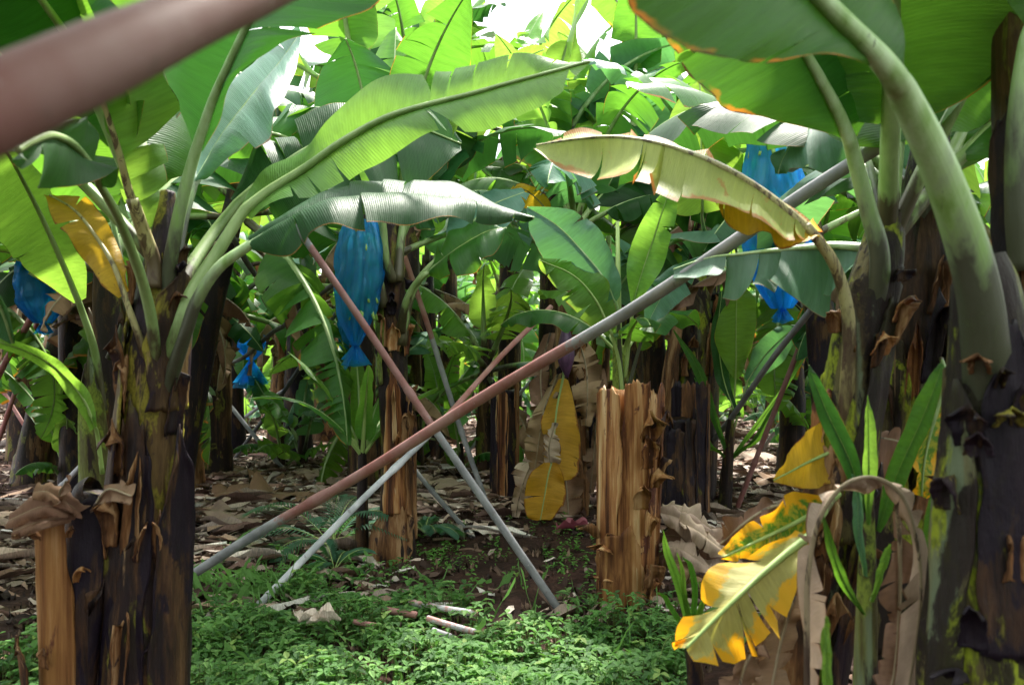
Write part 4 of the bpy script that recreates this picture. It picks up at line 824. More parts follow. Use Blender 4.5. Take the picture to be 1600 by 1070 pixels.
def stump(px, py, topy, rpx, label, seed, mat='brown', smat='tan', lean=0, group=None, nsh=4):
    g = ground_at(px, py); d_ = g[1]; r_ = rpx / F * d_
    root = thing('cut_stump', (g[0], g[1], 0), label, 'cut stump', group); kw = {'dome': .02, 'taper': .1}
    trunk(root, [at(px, py + 12, d_), at(px + lean * .5, (py + topy) / 2, d_), at(px + lean, topy + 6, d_)], [r_ * 1.12, r_ * .97, r_ * .9], mat, seed, rings=40, steps=.1, top_dent=.05)
    for i in range(nsh):
        a0 = -170 + i * 160 / nsh + 7 * (seed % 3)
        sheath(root, [at(px, py, d_), at(px + lean * .5, (py + topy) / 2, d_), at(px + lean, topy + 14 * ((i * seed) % 3 - .6), d_)], [r_ * 1.08, r_ * 1.02, r_ * .98], R(a0), R(160 / nsh + 8), (smat, mat)[(i + seed) % 2], seed + i, flare_side=.12, rag=.04, **kw)
    return root
stump(1050, 826, 648, 34, 'dark purplish brown cut stump right behind the tallest tan stump', 41, 'black', 'black')
stump(1078, 816, 606, 26, 'taller dark brown stump right of the purplish one, in front of the greenish stem', 42, 'brown', 'black')
stump(788, 790, 604, 19, 'narrow split stump left of the hanging yellow leaf', 43, 'black', 'tan')
stump(945, 742, 590, 20, 'reddish brown stump between the hanging yellow leaf and the tan stump', 44, 'brown', 'brown')

# ---- plant E behind the stumps
E = thing('banana_plant', LOC(1078, 6.9), 'greenish banana stem rising right behind the dark cut stumps', 'banana plant')
trunk(E, [at(1072, 850, 6.9), at(1078, 700, 6.9), at(1085, 560, 6.9), at(1096, 430, 6.9), at(1108, 340, 6.9), at(1118, 250, 6.9)], [.19, .168, .156, .132, .10, .06], 'blotch', 51, rings=90, seg=36, steps=.12, knob=.09)
sheath(E, [at(1056, 780, 6.9), at(1066, 600, 6.9), at(1086, 455, 6.9)], [.17, .158, .134], R(-175), R(60), 'brown', 52, flare_side=.1, rag=.05)
sheath(E, [at(1080, 820, 6.9), at(1088, 640, 6.9), at(1098, 440, 6.9)], [.171, .158, .134], R(-75), R(75), 'trunk', 53, flare_side=.1, rag=.05)
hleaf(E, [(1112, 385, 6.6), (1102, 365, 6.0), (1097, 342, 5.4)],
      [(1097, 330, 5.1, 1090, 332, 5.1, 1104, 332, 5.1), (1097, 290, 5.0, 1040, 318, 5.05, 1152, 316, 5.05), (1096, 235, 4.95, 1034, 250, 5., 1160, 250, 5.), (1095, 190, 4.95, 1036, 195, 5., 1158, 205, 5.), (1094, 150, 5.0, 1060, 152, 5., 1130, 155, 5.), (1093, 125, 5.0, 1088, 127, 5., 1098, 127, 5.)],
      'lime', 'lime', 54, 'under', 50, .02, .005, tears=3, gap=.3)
for i, (az, e0, bd, m, L_) in enumerate([(5.6, 1.0, 1.7, 'dark', 1.7), (4.9, .7, 1.6, 'green', 1.6), (.5, 1.1, 1.4, 'green', 1.8), (6.1, 1.3, .9, 'blue', 1.7), (1.4, .9, 1.5, 'green', 1.6), (3.4, 1.2, 1.5, 'green', 1.7), (4.2, 1.1, 1.4, 'blue', 1.6), (2.4, 1.25, 1.0, 'light', 1.7)]):
    gen_leaf(E, at(1115, 300, 6.9), az, e0, L_ * 1.1, .30, bd, .4, .2, .1 * (i % 3 - 1), .3, m, 'wax', 400 + i, tears=8, gap=.35, droop=.3, tilt=.16)
gen_leaf(E, at(1112, 330, 6.8), 4.9, -.3, .8, .15, 1.2, 1., .2, .3, .4, 'dry', 'dry', 431, name='dead_leaf', own_rib=False, tears=4, gap=.5)

# ---- young plant G behind the tan stump
G = thing('banana_plant', LOC(975, 5.1), 'young banana plant with a rolled central spear rising from behind the tan stump', 'banana plant')
trunk(G, [at(975, 870, 5.1), at(974, 720, 5.1), at(970, 600, 5.1), at(967, 540, 5.1)], [.075, .065, .05, .035], 'green', 56, rings=40)
RV, RF, RU = rib(np.array([at(968, 600, 5.1), at(966, 470, 5.08), at(965, 346, 5.05)]), np.array([.022, .018, .010]), None, 12, .2); link('rolled_leaf', mesh_data('rolled_leaf', RV - np.array(G.location), RF, [MP['lime']], RU), G)
hleaf(G, [(972, 620, 5.05), (968, 540, 5.0), (966, 490, 4.95)],
      [(962, 472, 4.92, 952, 476, 4.92, 968, 462, 4.92), (942, 432, 4.85, 905, 455, 4.82, 962, 408, 4.9), (908, 390, 4.8, 858, 412, 4.75, 938, 358, 4.85), (870, 352, 4.76, 830, 365, 4.72, 900, 328, 4.8), (824, 324, 4.72, 822, 328, 4.72, 830, 322, 4.72)],
      'blue', 'wax', 57, 'top', 50, .016, .004, tears=1, tilt=.03, ripple=.02)
hleaf(G, [(975, 640, 5.0), (968, 570, 4.95), (958, 530, 4.9)],
      [(955, 520, 4.88, 948, 526, 4.88, 962, 512, 4.88), (930, 468, 4.82, 900, 490, 4.8, 952, 446, 4.85), (895, 430, 4.78, 866, 448, 4.75, 915, 408, 4.8), (842, 406, 4.72, 842, 410, 4.72, 846, 403, 4.72)],
      'lime', 'lime', 58, 'under', 50, .014, .003, tears=4, gap=.4)
hleaf(G, [(976, 600, 5.05), (982, 540, 5.0), (988, 490, 4.95)],
      [(990, 470, 4.92, 985, 472, 4.92, 996, 474, 4.92), (1005, 420, 4.88, 978, 405, 4.9, 1032, 425, 4.85), (1022, 370, 4.84, 995, 355, 4.85, 1048, 372, 4.82), (1038, 320, 4.8, 1022, 312, 4.8, 1060, 326, 4.8), (1048, 292, 4.8, 1046, 292, 4.8, 1052, 292, 4.8)],
      'light', 'lime', 59, 'top', 44, .014, .003, tears=1)
hleaf(G, [(978, 620, 5.05), (1000, 540, 5.0)],
      [(1012, 505, 5.0, 1006, 503, 5.0, 1018, 510, 5.0), (1035, 462, 5.0, 1012, 445, 5.05, 1052, 478, 4.95), (1060, 428, 5.0, 1046, 412, 5.0, 1082, 440, 4.95), (1098, 402, 5.0, 1096, 398, 5., 1100, 405, 5.)],
      'blue', 'wax', 60, 'top', 40, .013, .003, tears=2)
for i, (az, e0, bd, m, ln) in enumerate([(4.9, .9, 1.6, 'green', .9), (.8, .9, 1.6, 'green', .9), (5.6, 1.0, 1.3, 'light', 1.0), (2.9, 1.0, 1.6, 'green', .6)]):
    gen_leaf(G, at(972, 560, 5.1), az, e0, ln, .14, bd, .4, .25, .1, .2, m, 'lime', 440 + i, r0=.014, tears=2)

# ---- plant F with the purple bud and hanging yellow leaf
FP = thing('banana_plant', LOC(888, 6.5), 'banana plant wrapped in hanging brown leaves with one bright yellow leaf at its foot', 'banana plant')
trunk(FP, [at(888, 820, 6.5), at(888, 680, 6.5), at(890, 560, 6.5), at(895, 440, 6.5), at(898, 340, 6.5)], [.17, .14, .125, .10, .06], 'brown', 61, rings=60, steps=.14, knob=.14)
hleaf(FP, [(892, 470, 6.3), (884, 540, 6.15)],
      [(880, 590, 6.1, 872, 592, 6.1, 888, 592, 6.1), (870, 640, 6.05, 848, 640, 6.1, 900, 632, 6.05), (866, 690, 6.0, 852, 690, 6.05, 908, 690, 6.0), (866, 735, 5.98, 848, 740, 6.0, 902, 738, 5.98), (866, 748, 5.97, 860, 750, 5.97, 880, 750, 5.97)],
      'yellow', 'lime', 62, 'under', 50, .014, .004, tears=1, gap=.2, ripple=.02, label='upper bright yellow blade')
hleaf(FP, None,
      [(862, 722, 5.95, 848, 722, 5.95, 872, 722, 5.95), (856, 745, 5.93, 824, 740, 5.93, 884, 750, 5.93), (850, 780, 5.92, 818, 780, 5.92, 882, 778, 5.92), (845, 808, 5.92, 824, 808, 5.92, 866, 806, 5.92), (844, 812, 5.92, 840, 812, 5.92, 848, 812, 5.92)],
      'yellow', 'yellow' if False else 'lime', 63, 'under', 40, .006, .003, tears=1, gap=.1, label='lower yellow blade tip')
for i, (st, m) in enumerate([
    ([(872, 585, 6.15, 868, 585, 6.15, 878, 585, 6.15), (850, 640, 6.1, 826, 648, 6.1, 872, 640, 6.1), (842, 690, 6.1, 815, 680, 6.1, 864, 700, 6.1), (835, 735, 6.1, 828, 735, 6.1, 850, 735, 6.1)], 'dry'),
    ([(868, 660, 6.0, 860, 658, 6.0, 874, 662, 6.0), (858, 700, 5.96, 846, 690, 5.96, 876, 705, 5.96), (862, 735, 5.95, 852, 735, 5.95, 874, 732, 5.95)], 'drypale'),
    ([(860, 700, 6.2, 850, 696, 6.2, 870, 700, 6.2), (828, 730, 6.15, 805, 722, 6.15, 850, 750, 6.15), (812, 775, 6.1, 798, 770, 6.1, 826, 785, 6.1), (806, 808, 6.1, 800, 808, 6.1, 812, 806, 6.1)], 'drypale'),
    ([(900, 520, 6.4, 892, 520, 6.4, 910, 520, 6.4), (915, 570, 6.35, 892, 575, 6.35, 940, 560, 6.35), (918, 620, 6.3, 895, 625, 6.3, 938, 620, 6.3), (915, 665, 6.3, 905, 665, 6.3, 922, 665, 6.3)], 'dry'),
    ([(905, 540, 6.5, 898, 540, 6.5, 915, 538, 6.5), (930, 600, 6.5, 905, 605, 6.5, 950, 590, 6.5), (930, 680, 6.5, 908, 680, 6.5, 945, 680, 6.5), (922, 770, 6.5, 910, 770, 6.5, 930, 770, 6.5)], 'dry'),
    ([(860, 520, 6.4, 850, 522, 6.4, 870, 520, 6.4), (845, 580, 6.4, 822, 585, 6.4, 862, 580, 6.4), (848, 640, 6.35, 828, 640, 6.35, 862, 650, 6.35), (850, 700, 6.3, 845, 700, 6.3, 858, 700, 6.3)], 'dry'),
    ([(878, 700, 6.3, 870, 700, 6.3, 890, 700, 6.3), (885, 760, 6.25, 862, 765, 6.25, 915, 755, 6.25), (888, 800, 6.2, 870, 800, 6.2, 908, 798, 6.2), (888, 835, 6.2, 882, 835, 6.2, 894, 835, 6.2)], 'dry')]):
    hleaf(FP, None, st, m, 'dry', 70 + i, 'under', 34, .008, .003, tears=9, gap=.5, tilt=.5, droop=.15, ripple=.09, ragged=.25, own_rib=False, name='dead_leaf')
for i, (az, e0, bd, m, L_) in enumerate([(5.2, .9, 1.9, 'green', 1.6), (4.4, .6, 1.6, 'blue', 1.5), (.8, .9, 1.8, 'dark', 1.6), (1.8, .6, 1.7, 'dark', 1.5), (6.0, 1.2, 1.4, 'green', 1.7), (3.3, .8, 1.8, 'blue', 1.5), (2.6, 1.2, 1.2, 'green', 1.6), (3.9, 1.3, .8, 'light', 1.6), (5.0, 1.3, .9, 'worn', 1.7)]):
    gen_leaf(FP, at(898, 360, 6.5), az, e0, L_, .28, bd, .5, .2, .1 * (i % 3 - 1), .3, m, 'green', 460 + i, tears=9, gap=.4, droop=.4, tilt=.2)
hleaf(FP, [(895, 400, 6.2), (870, 350, 6.0)], [(858, 335, 5.9, 850, 340, 5.9, 862, 328, 5.9), (840, 312, 5.8, 815, 325, 5.8, 852, 300, 5.8), (815, 295, 5.7, 795, 318, 5.7, 822, 288, 5.7), (785, 300, 5.6, 783, 306, 5.6, 790, 298, 5.6)], 'yellow', 'brown', 77, 'under', 30, .01, .003, tears=4, gap=.4)
# bud
MB, n, l, b, out = nt('purple_bud'); nz = noise(n, l, n.new("ShaderNodeTexCoord").outputs['Object'], 1, 4, .6, (30, 30, 6)); l.new(ramp(n, l, nz, [(.35, (.035, .012, .045)), (.65, (.12, .05, .12))]), b.inputs['Base Color']); b.inputs['Roughness'].default_value = .45
P = np.array([at(884, 500, 6.1), at(884, 535, 6.08), at(884, 560, 6.06), at(886, 590, 6.05)]); V, Fc, U = rib(cr(P, 20), cr(np.array([[.012] * 3, [.05] * 3, [.06] * 3, [.01] * 3]), 20)[:, 0], np.tile([0, -1., 0], (20, 1)), 16, .05)
tag(link('banana_bud', mesh_data('banana_bud', V - P[0], Fc, [MB], U), loc=tuple(P[0])), 'pointed purple flower bud hanging above the bright yellow leaf', 'flower bud')
MR, n, l, b, out = nt('fallen_bract'); b.inputs['Base Color'].default_value = (.22, .05, .07, 1); b.inputs['Roughness'].default_value = .55
g = ground_at(888, 838)
scrap((g[0], g[1], -.04), [(0, 0, .2, .18, .10, .6), (.08, .02, -.4, .15, .09, .7), (-.05, .02, 1.4, .12, .07, .5)], 'fallen dark red flower bracts on the soil under the yellow leaf', 'fallen_bract', 'flower bract', MR)

# ---- small sucker right of the stumps with the bright hanging leaf
g = ground_at(1135, 808); H_ = thing('banana_sucker', (g[0], g[1], 0), 'young plant with one bright green hanging-oval leaf right of the dark stumps', 'banana sucker'); dh = g[1]
trunk(H_, [at(1132, 815, dh), at(1136, 740, dh), at(1140, 680, dh), at(1144, 640, dh)], [.055, .045, .035, .02], 'trunk', 64, rings=36, steps=.2)
hleaf(H_, [(1140, 700, dh), (1146, 650, dh - .02), (1148, 610, dh - .04)],
      [(1149, 592, dh - .05, 1145, 590, dh - .05, 1153, 590, dh - .05), (1150, 560, dh - .1, 1124, 552, dh - .1, 1172, 556, dh - .1), (1150, 510, dh - .15, 1118, 515, dh - .15, 1182, 508, dh - .15), (1151, 465, dh - .2, 1136, 470, dh - .2, 1180, 468, dh - .2), (1152, 440, dh - .22, 1148, 441, dh - .22, 1158, 441, dh - .22)],
      'lime', 'lime', 65, 'under', 44, .010, .003, tears=0)
hleaf(H_, [(1142, 690, dh), (1155, 640, dh), (1165, 605, dh)],
      [(1168, 595, dh, 1164, 590, dh, 1173, 597, dh), (1195, 555, dh, 1178, 538, dh, 1212, 575, dh), (1225, 525, dh, 1208, 508, dh, 1238, 545, dh), (1250, 508, dh, 1248, 505, dh, 1253, 511, dh)],
      'blue', 'lime', 66, 'top', 40, .010, .003, tears=1)
for i, (x1, y1, x2, y2, wd) in enumerate([(1090, 575, 1052, 515, 8), (1200, 640, 1262, 552, 7), (1112, 640, 1085, 590, 6), (1105, 690, 1095, 640, 6), (1185, 680, 1220, 610, 7)]):
    mx, my = (1140 + x1) / 2, (720 + y1) / 2
    hleaf(H_, None, [(1140, 720, dh, 1138, 720, dh, 1142, 720, dh), (mx, my, dh - .05, mx - wd * .7, my, dh - .05, mx + wd * .7, my, dh - .05), (x1, y1, dh - .1, x1 - wd, y1 + 3, dh - .1, x1 + wd, y1, dh - .1), (x2, y2, dh - .1, x2 - 1, y2, dh - .1, x2 + 1, y2, dh - .1)], 'green' if i != 1 else 'light', 'lime', 90 + i, 'top', 30, .005, .001, sink=1.1, tears=0, ripple=.004)
hleaf(H_, None, [(1150, 650, dh - .1, 1144, 640, dh - .1, 1156, 650, dh - .1), (1130, 590, dh, 1118, 590, dh, 1140, 590, dh), (1122, 520, dh, 1112, 520, dh, 1134, 520, dh), (1128, 455, dh, 1124, 455, dh, 1134, 455, dh)], 'dark', 'lime', 98, 'under', 30, .006, .002, tears=0)

# ================================================================== right-hand cluster
R1 = thing('banana_plant', LOC(1270, 2.5), 'leaning dark banana plant at right carrying the faded arching leaf and hanging yellow leaves', 'banana plant')
trunk(R1, [at(1205, 1250, 2.5), at(1235, 1070, 2.5), at(1285, 850, 2.5), at(1322, 650, 2.5), at(1348, 510, 2.5), at(1375, 410, 2.5), at(1390, 330, 2.5)], [.112, .098, .090, .084, .080, .068, .046], 'blotch', 71, rings=110, seg=40, steps=.14, knob=.10)
sheath(R1, [at(1290, 840, 2.5), at(1325, 640, 2.5), at(1358, 470, 2.5)], [.094, .087, .071], R(-95), R(70), 'blotch', 72, flare_side=.08, rag=.05)
sheath(R1, [at(1225, 1120, 2.5), at(1270, 900, 2.5), at(1312, 690, 2.5)], [.106, .096, .088], R(-180), R(95), 'brown', 73, flare_side=.12, rag=.07, ny=50)
sheath(R1, [at(1240, 1150, 2.5), at(1290, 900, 2.5), at(1330, 730, 2.5)], [.106, .094, .088], R(-88), R(70), 'black', 74, flare_side=.15, rag=.1, ny=50)
hleaf(R1, [(1335, 660, 2.52), (1350, 560, 2.5), (1368, 470, 2.46), (1372, 395, 2.42), (1352, 320, 2.4), (1330, 245, 2.36)],
      [(1322, 222, 2.34, 1310, 214, 2.33, 1340, 212, 2.36), (1300, 170, 2.3, 1215, 186, 2.2, 1368, 130, 2.42), (1258, 92, 2.22, 1130, 168, 2.05, 1350, 20, 2.4), (1215, 25, 2.15, 1078, 110, 1.95, 1290, -60, 2.3), (1165, -50, 2.05, 1030, 30, 1.85, 1230, -130, 2.2), (1110, -120, 1.95, 1080, -110, 1.9, 1130, -140, 2.0)],
      'edge', 'wax', 75, 'under', 80, .046, .006, K=7, tears=1, gap=.1, tilt=.02, ripple=.015, droop=.02)
hleaf(R1, [(1315, 760, 2.5), (1322, 660, 2.44), (1328, 520, 2.40), (1318, 450, 2.38), (1298, 400, 2.36), (1268, 358, 2.34)],
      [(1262, 350, 2.34, 1272, 338, 2.36, 1258, 376, 2.3), (1230, 322, 2.36, 1285, 356, 2.5, 1225, 368, 2.26), (1190, 292, 2.4, 1200, 290, 2.6, 1180, 340, 2.28), (1140, 262, 2.45, 1145, 258, 2.65, 1128, 330, 2.3), (1085, 238, 2.52, 1090, 234, 2.72, 1070, 306, 2.36), (1025, 220, 2.6, 1030, 217, 2.8, 1005, 286, 2.44), (960, 212, 2.7, 962, 209, 2.88, 940, 270, 2.55), (900, 216, 2.8, 902, 213, 2.9, 885, 262, 2.7), (838, 226, 2.9, 838, 224, 2.9, 836, 236, 2.88)],
      'old', 'brown', 76, 'top', 90, .028, .005, K=7, tears=10, gap=.2, tilt=.07, ripple=.025, droop=.10, bulge=.12, label='old faded cream leaf with brown scorched edge arching far to the left')
hleaf(R1, None, [(1270, 362, 2.36, 1262, 350, 2.38, 1284, 368, 2.35), (1235, 345, 2.38, 1238, 330, 2.38, 1248, 388, 2.3), (1190, 318, 2.42, 1192, 308, 2.42, 1195, 368, 2.33), (1140, 300, 2.5, 1142, 295, 2.5, 1140, 345, 2.42), (1110, 290, 2.55, 1110, 288, 2.55, 1108, 300, 2.5)],
      'yellow', 'brown', 79, 'top', 50, .01, .003, tears=5, gap=.2, tilt=.08, label='scorched yellow underside flap of the arching leaf')
# pale drooping horizontal leaf
hleaf(R1, [(1345, 560, 2.6), (1372, 450, 2.65), (1362, 395, 2.7)],
      [(1350, 384, 2.72, 1352, 378, 2.72, 1352, 400, 2.7), (1300, 380, 2.78, 1310, 368, 2.95, 1292, 468, 2.7), (1250, 384, 2.84, 1256, 376, 3.0, 1238, 455, 2.72), (1200, 390, 2.9, 1206, 384, 3.05, 1188, 442, 2.78), (1150, 396, 2.96, 1154, 392, 3.1, 1138, 436, 2.84), (1105, 402, 3.02, 1106, 400, 3.1, 1090, 434, 2.92), (1052, 420, 3.1, 1052, 418, 3.1, 1050, 432, 3.06)],
      'blue', 'wax', 80, 'top', 80, .03, .004, K=7, tears=6, gap=.25, tilt=.12, bulge=.14)
hleaf(R1, [(1378, 430, 2.7), (1376, 340, 2.8), (1362, 270, 2.9)],
      [(1345, 225, 3.0, 1345, 235, 3.0, 1347, 215, 3.0), (1300, 200, 3.1, 1313, 270, 3.0, 1295, 188, 3.2), (1255, 205, 3.2, 1260, 265, 3.1, 1250, 190, 3.3), (1225, 245, 3.25, 1235, 270, 3.2, 1217, 230, 3.3), (1215, 272, 3.3, 1217, 275, 3.3, 1213, 270, 3.3)],
      'blue', 'wax', 81, 'top', 40, .02, .004, tears=2)
# hanging yellow leaves at the foot
hleaf(R1, [(1298, 780, 2.36), (1275, 815, 2.3)],
      [(1262, 838, 2.28, 1252, 825, 2.28, 1270, 850, 2.28), (1225, 868, 2.24, 1165, 862, 2.26, 1250, 905, 2.2), (1185, 902, 2.2, 1105, 885, 2.24, 1228, 960, 2.16), (1150, 935, 2.16, 1088, 940, 2.2, 1190, 1020, 2.12), (1112, 972, 2.13, 1044, 985, 2.16, 1140, 1040, 2.1), (1072, 1012, 2.1, 1060, 1010, 2.1, 1085, 1035, 2.1)],
      'pale', 'lime', 82, 'under', 60, .014, .004, K=7, tears=8, gap=.5, tilt=.14, ripple=.03, ragged=.14, label='lowest yellow leaf with pale centre and brown torn lobes')
hleaf(R1, [(1310, 770, 2.4)], [(1290, 790, 2.38, 1280, 770, 2.38, 1288, 812, 2.38), (1250, 812, 2.36, 1232, 762, 2.36, 1262, 870, 2.36), (1210, 832, 2.34, 1190, 800, 2.34, 1218, 880, 2.34), (1168, 852, 2.32, 1150, 832, 2.32, 1170, 876, 2.32), (1130, 870, 2.3, 1128, 866, 2.3, 1132, 874, 2.3)],
      'yelgreen', 'lime', 83, 'under', 50, .010, .003, tears=3, gap=.35, ragged=.1, label='half green half yellow blade above the lowest leaf')
hleaf(R1, [(1305, 700, 2.44)], [(1292, 708, 2.43, 1286, 655, 2.43, 1288, 752, 2.43), (1262, 722, 2.41, 1256, 680, 2.41, 1260, 762, 2.41), (1232, 738, 2.40, 1230, 712, 2.4, 1232, 758, 2.4), (1208, 750, 2.39, 1208, 746, 2.39, 1208, 753, 2.39)],
      'yellow', 'lime', 84, 'under', 30, .006, .002, tears=0, ripple=.01, label='small triangular yellow blade against the brown stem')
hleaf(R1, [(1300, 800, 2.42)], [(1262, 790, 2.42, 1262, 770, 2.42, 1262, 800, 2.4), (1210, 790, 2.42, 1212, 772, 2.45, 1208, 812, 2.4), (1165, 815, 2.42, 1165, 800, 2.45, 1165, 840, 2.4), (1125, 850, 2.42, 1122, 846, 2.42, 1130, 856, 2.42)], 'dry', 'dry', 85, 'top', 30, .008, .003, name='dead_leaf', tears=3, gap=.3, ripple=.05)
for i, st in enumerate([[(1180, 1010, 2.3, 1170, 1010, 2.3, 1195, 1005, 2.3), (1160, 1050, 2.3, 1130, 1050, 2.3, 1190, 1050, 2.3), (1150, 1120, 2.3, 1120, 1120, 2.3, 1180, 1120, 2.3)], [(1240, 930, 2.36, 1228, 935, 2.36, 1250, 930, 2.36), (1220, 1000, 2.33, 1190, 1005, 2.33, 1245, 1000, 2.33), (1200, 1100, 2.3, 1170, 1100, 2.3, 1230, 1100, 2.3)]]):
    hleaf(R1, None, st, 'dry', 'dry', 86 + i, 'under', 24, .006, .003, tears=3, gap=.3, ripple=.05, name='dead_leaf', own_rib=False)
for i, (az, e0, bd) in enumerate([(2.2, 1.2, 1.1), (3.5, 1.15, 1.1), (.6, 1.2, .9), (1.4, .9, 1.2)]):
    gen_leaf(R1, at(1385, 380, 2.5), az, e0, 1.9, .3, bd, .3, .2, .1, .2, 'green', 'green', 500 + i)

R2 = thing('banana_plant', LOC(1425, 2.95), 'thick dark banana stem behind the leaning right stem, just left of the nearest one', 'banana plant')
trunk(R2, [at(1400, 1200, 2.95), at(1400, 1000, 2.95), at(1408, 800, 2.95), at(1422, 600, 2.95), at(1438, 400, 2.95), at(1448, 280, 2.95), at(1458, 180, 2.95)], [.145, .130, .117, .106, .090, .075, .048], 'blotch', 91, rings=110, seg=40, steps=.12, knob=.09)
sheath(R2, [at(1385, 1000, 2.95), at(1396, 750, 2.95), at(1418, 520, 2.95)], [.133, .119, .106], R(-170), R(75), 'blotch', 92, flare_side=.1, rag=.05, ny=50)
sheath(R2, [at(1415, 900, 2.95), at(1430, 650, 2.95), at(1445, 460, 2.95)], [.125, .108, .095], R(-80), R(75), 'trunk', 93, flare_side=.15, rag=.08, ny=50)
sheath(R2, [at(1425, 560, 2.95), at(1438, 420, 2.95), at(1450, 290, 2.95)], [.101, .09, .077], R(-160), R(130), 'black', 94, flare_side=.1, rag=.10)
hleaf(R2, [(1438, 450, 2.95), (1442, 340, 2.9), (1452, 250, 2.85), (1490, 180, 2.8), (1530, 125, 2.76), (1575, 60, 2.7)],
      [(1590, 40, 2.68, 1582, 35, 2.68, 1598, 45, 2.68), (1640, -30, 2.6, 1560, -60, 2.6, 1700, 20, 2.6), (1720, -100, 2.5, 1660, -160, 2.5, 1780, -40, 2.5), (1800, -160, 2.4, 1790, -165, 2.4, 1805, -150, 2.4)], 'green', 'wax', 95, 'under', 40, .04, .008, tears=2)
hleaf(R2, [(1448, 300, 2.9), (1452, 200, 2.88), (1450, 100, 2.84), (1450, 0, 2.8)],
      [(1450, -20, 2.8, 1444, -20, 2.8, 1456, -20, 2.8), (1445, -100, 2.75, 1350, -80, 2.7, 1540, -70, 2.7), (1435, -200, 2.6, 1340, -190, 2.6, 1540, -190, 2.6), (1430, -300, 2.5, 1425, -300, 2.5, 1435, -300, 2.5)], 'green', 'wax', 96, 'under', 40, .026, .012, tears=2)
hleaf(R2, [(1450, 280, 2.95), (1470, 200, 3.05), (1500, 120, 3.1)],
      [(1510, 100, 3.1, 1500, 100, 3.1, 1520, 100, 3.1), (1520, 50, 3.1, 1472, 90, 3.1, 1560, 120, 3.1), (1525, 0, 3.1, 1480, 20, 3.1, 1565, 90, 3.1), (1530, -60, 3.1, 1500, -60, 3.1, 1560, -40, 3.1)], 'dry', 'dry', 97, 'under', 40, .02, .006, tears=4, gap=.2, ripple=.05, name='dead_leaf')
hleaf(R2, [(1446, 330, 3.0), (1452, 240, 3.1), (1440, 160, 3.2)],
      [(1435, 140, 3.2, 1425, 140, 3.2, 1445, 138, 3.2), (1425, 90, 3.25, 1360, 130, 3.3, 1500, 120, 3.3), (1410, 20, 3.3, 1340, 60, 3.3, 1500, 40, 3.3), (1395, -60, 3.3, 1380, -60, 3.3, 1410, -60, 3.3)], 'lime', 'green', 99, 'under', 44, .024, .006, tears=4)
for i, (az, e0, bd, m) in enumerate([(.3, 1.1, 1.5, 'blue'), (5.5, .9, 1.8, 'dark'), (1.0, 1.0, 1.4, 'green'), (6.2, .6, 1.6, 'blue'), (3.3, 1.25, .9, 'green')]):
    gen_leaf(R2, at(1448, 320, 3.0), az, e0, 1.8, .3, bd, .4, .2, .1, .2, m, 'green', 520 + i, tears=6)
hleaf(R2, [(1470, 560, 2.8), (1476, 580, 2.75)],
      [(1476, 596, 2.7, 1468, 598, 2.7, 1482, 598, 2.7), (1464, 640, 2.68, 1440, 655, 2.66, 1486, 632, 2.7), (1450, 690, 2.66, 1425, 700, 2.64, 1486, 680, 2.68), (1442, 735, 2.65, 1424, 738, 2.64, 1468, 742, 2.66), (1440, 775, 2.65, 1436, 775, 2.65, 1446, 778, 2.65)],
      'yelgreen', 'green', 100, 'under', 40, .008, .003, tears=1, label='small yellowing leaf hanging beside the nearest right stem')

R3 = thing('banana_plant', LOC(1545, 1.75), 'nearest banana stem at the right edge with a very thick pale leaf stalk', 'banana plant')
trunk(R3, [at(1515, 1500, 1.75), at(1525, 1070, 1.75), at(1532, 850, 1.75), at(1540, 680, 1.75), at(1545, 540, 1.75), at(1538, 450, 1.75), at(1530, 400, 1.75)], [.118, .102, .092, .084, .076, .064, .046], 'blotch', 101, rings=110, seg=44, steps=.14, knob=.12)
sheath(R3, [at(1523, 1150, 1.75), at(1532, 850, 1.75), at(1542, 600, 1.75)], [.105, .095, .084], R(-178), R(50), 'blotch', 102, taper=.2, flare_side=.05, rag=.05, ny=50)
sheath(R3, [at(1530, 1000, 1.75), at(1545, 750, 1.75), at(1545, 500, 1.75)], [.101, .092, .080], R(-125), R(70), 'black', 103, flare_side=.12, rag=.08, ny=50)
sheath(R3, [at(1545, 1100, 1.75), at(1560, 800, 1.75), at(1560, 560, 1.75)], [.104, .094, .083], R(-70), R(60), 'trunk', 104, flare_side=.2, rag=.05, ny=50)
hleaf(R3, [(1545, 760, 1.76), (1546, 640, 1.73), (1540, 540, 1.69), (1528, 450, 1.66), (1505, 365, 1.63), (1462, 250, 1.58), (1412, 150, 1.53)],
      [(1390, 122, 1.5, 1375, 110, 1.5, 1405, 108, 1.5), (1340, 72, 1.45, 1290, 82, 1.35, 1400, 0, 1.55), (1290, 20, 1.4, 1180, 92, 1.25, 1370, -60, 1.5), (1240, -35, 1.34, 1090, 84, 1.2, 1320, -120, 1.42), (1185, -90, 1.28, 1010, 40, 1.15, 1250, -180, 1.35), (1130, -150, 1.22, 965, -30, 1.12, 1180, -230, 1.28), (1080, -210, 1.18, 1040, -190, 1.15, 1100, -230, 1.18)],
      'edge', 'wax', 105, 'under', 80, .058, .010, K=7, tears=1, gap=.1, tilt=.02, ripple=.012, droop=.02)
R4 = thing('banana_plant', LOC(1630, 2.1), 'tall dark stem filling the upper right corner behind the nearest stem', 'banana plant')
trunk(R4, [at(1680, 1300, 2.1), at(1660, 1000, 2.1), at(1640, 600, 2.1), at(1622, 300, 2.1), at(1615, 100, 2.1), at(1605, -60, 2.1)], [.14, .125, .110, .10, .09, .07], 'trunk', 111, rings=90, seg=40, steps=.12, knob=.1)
sheath(R4, [at(1640, 600, 2.1), at(1615, 380, 2.1), at(1600, 160, 2.1)], [.108, .098, .092], R(-170), R(80), 'black', 112, flare_side=.1, rag=.08)
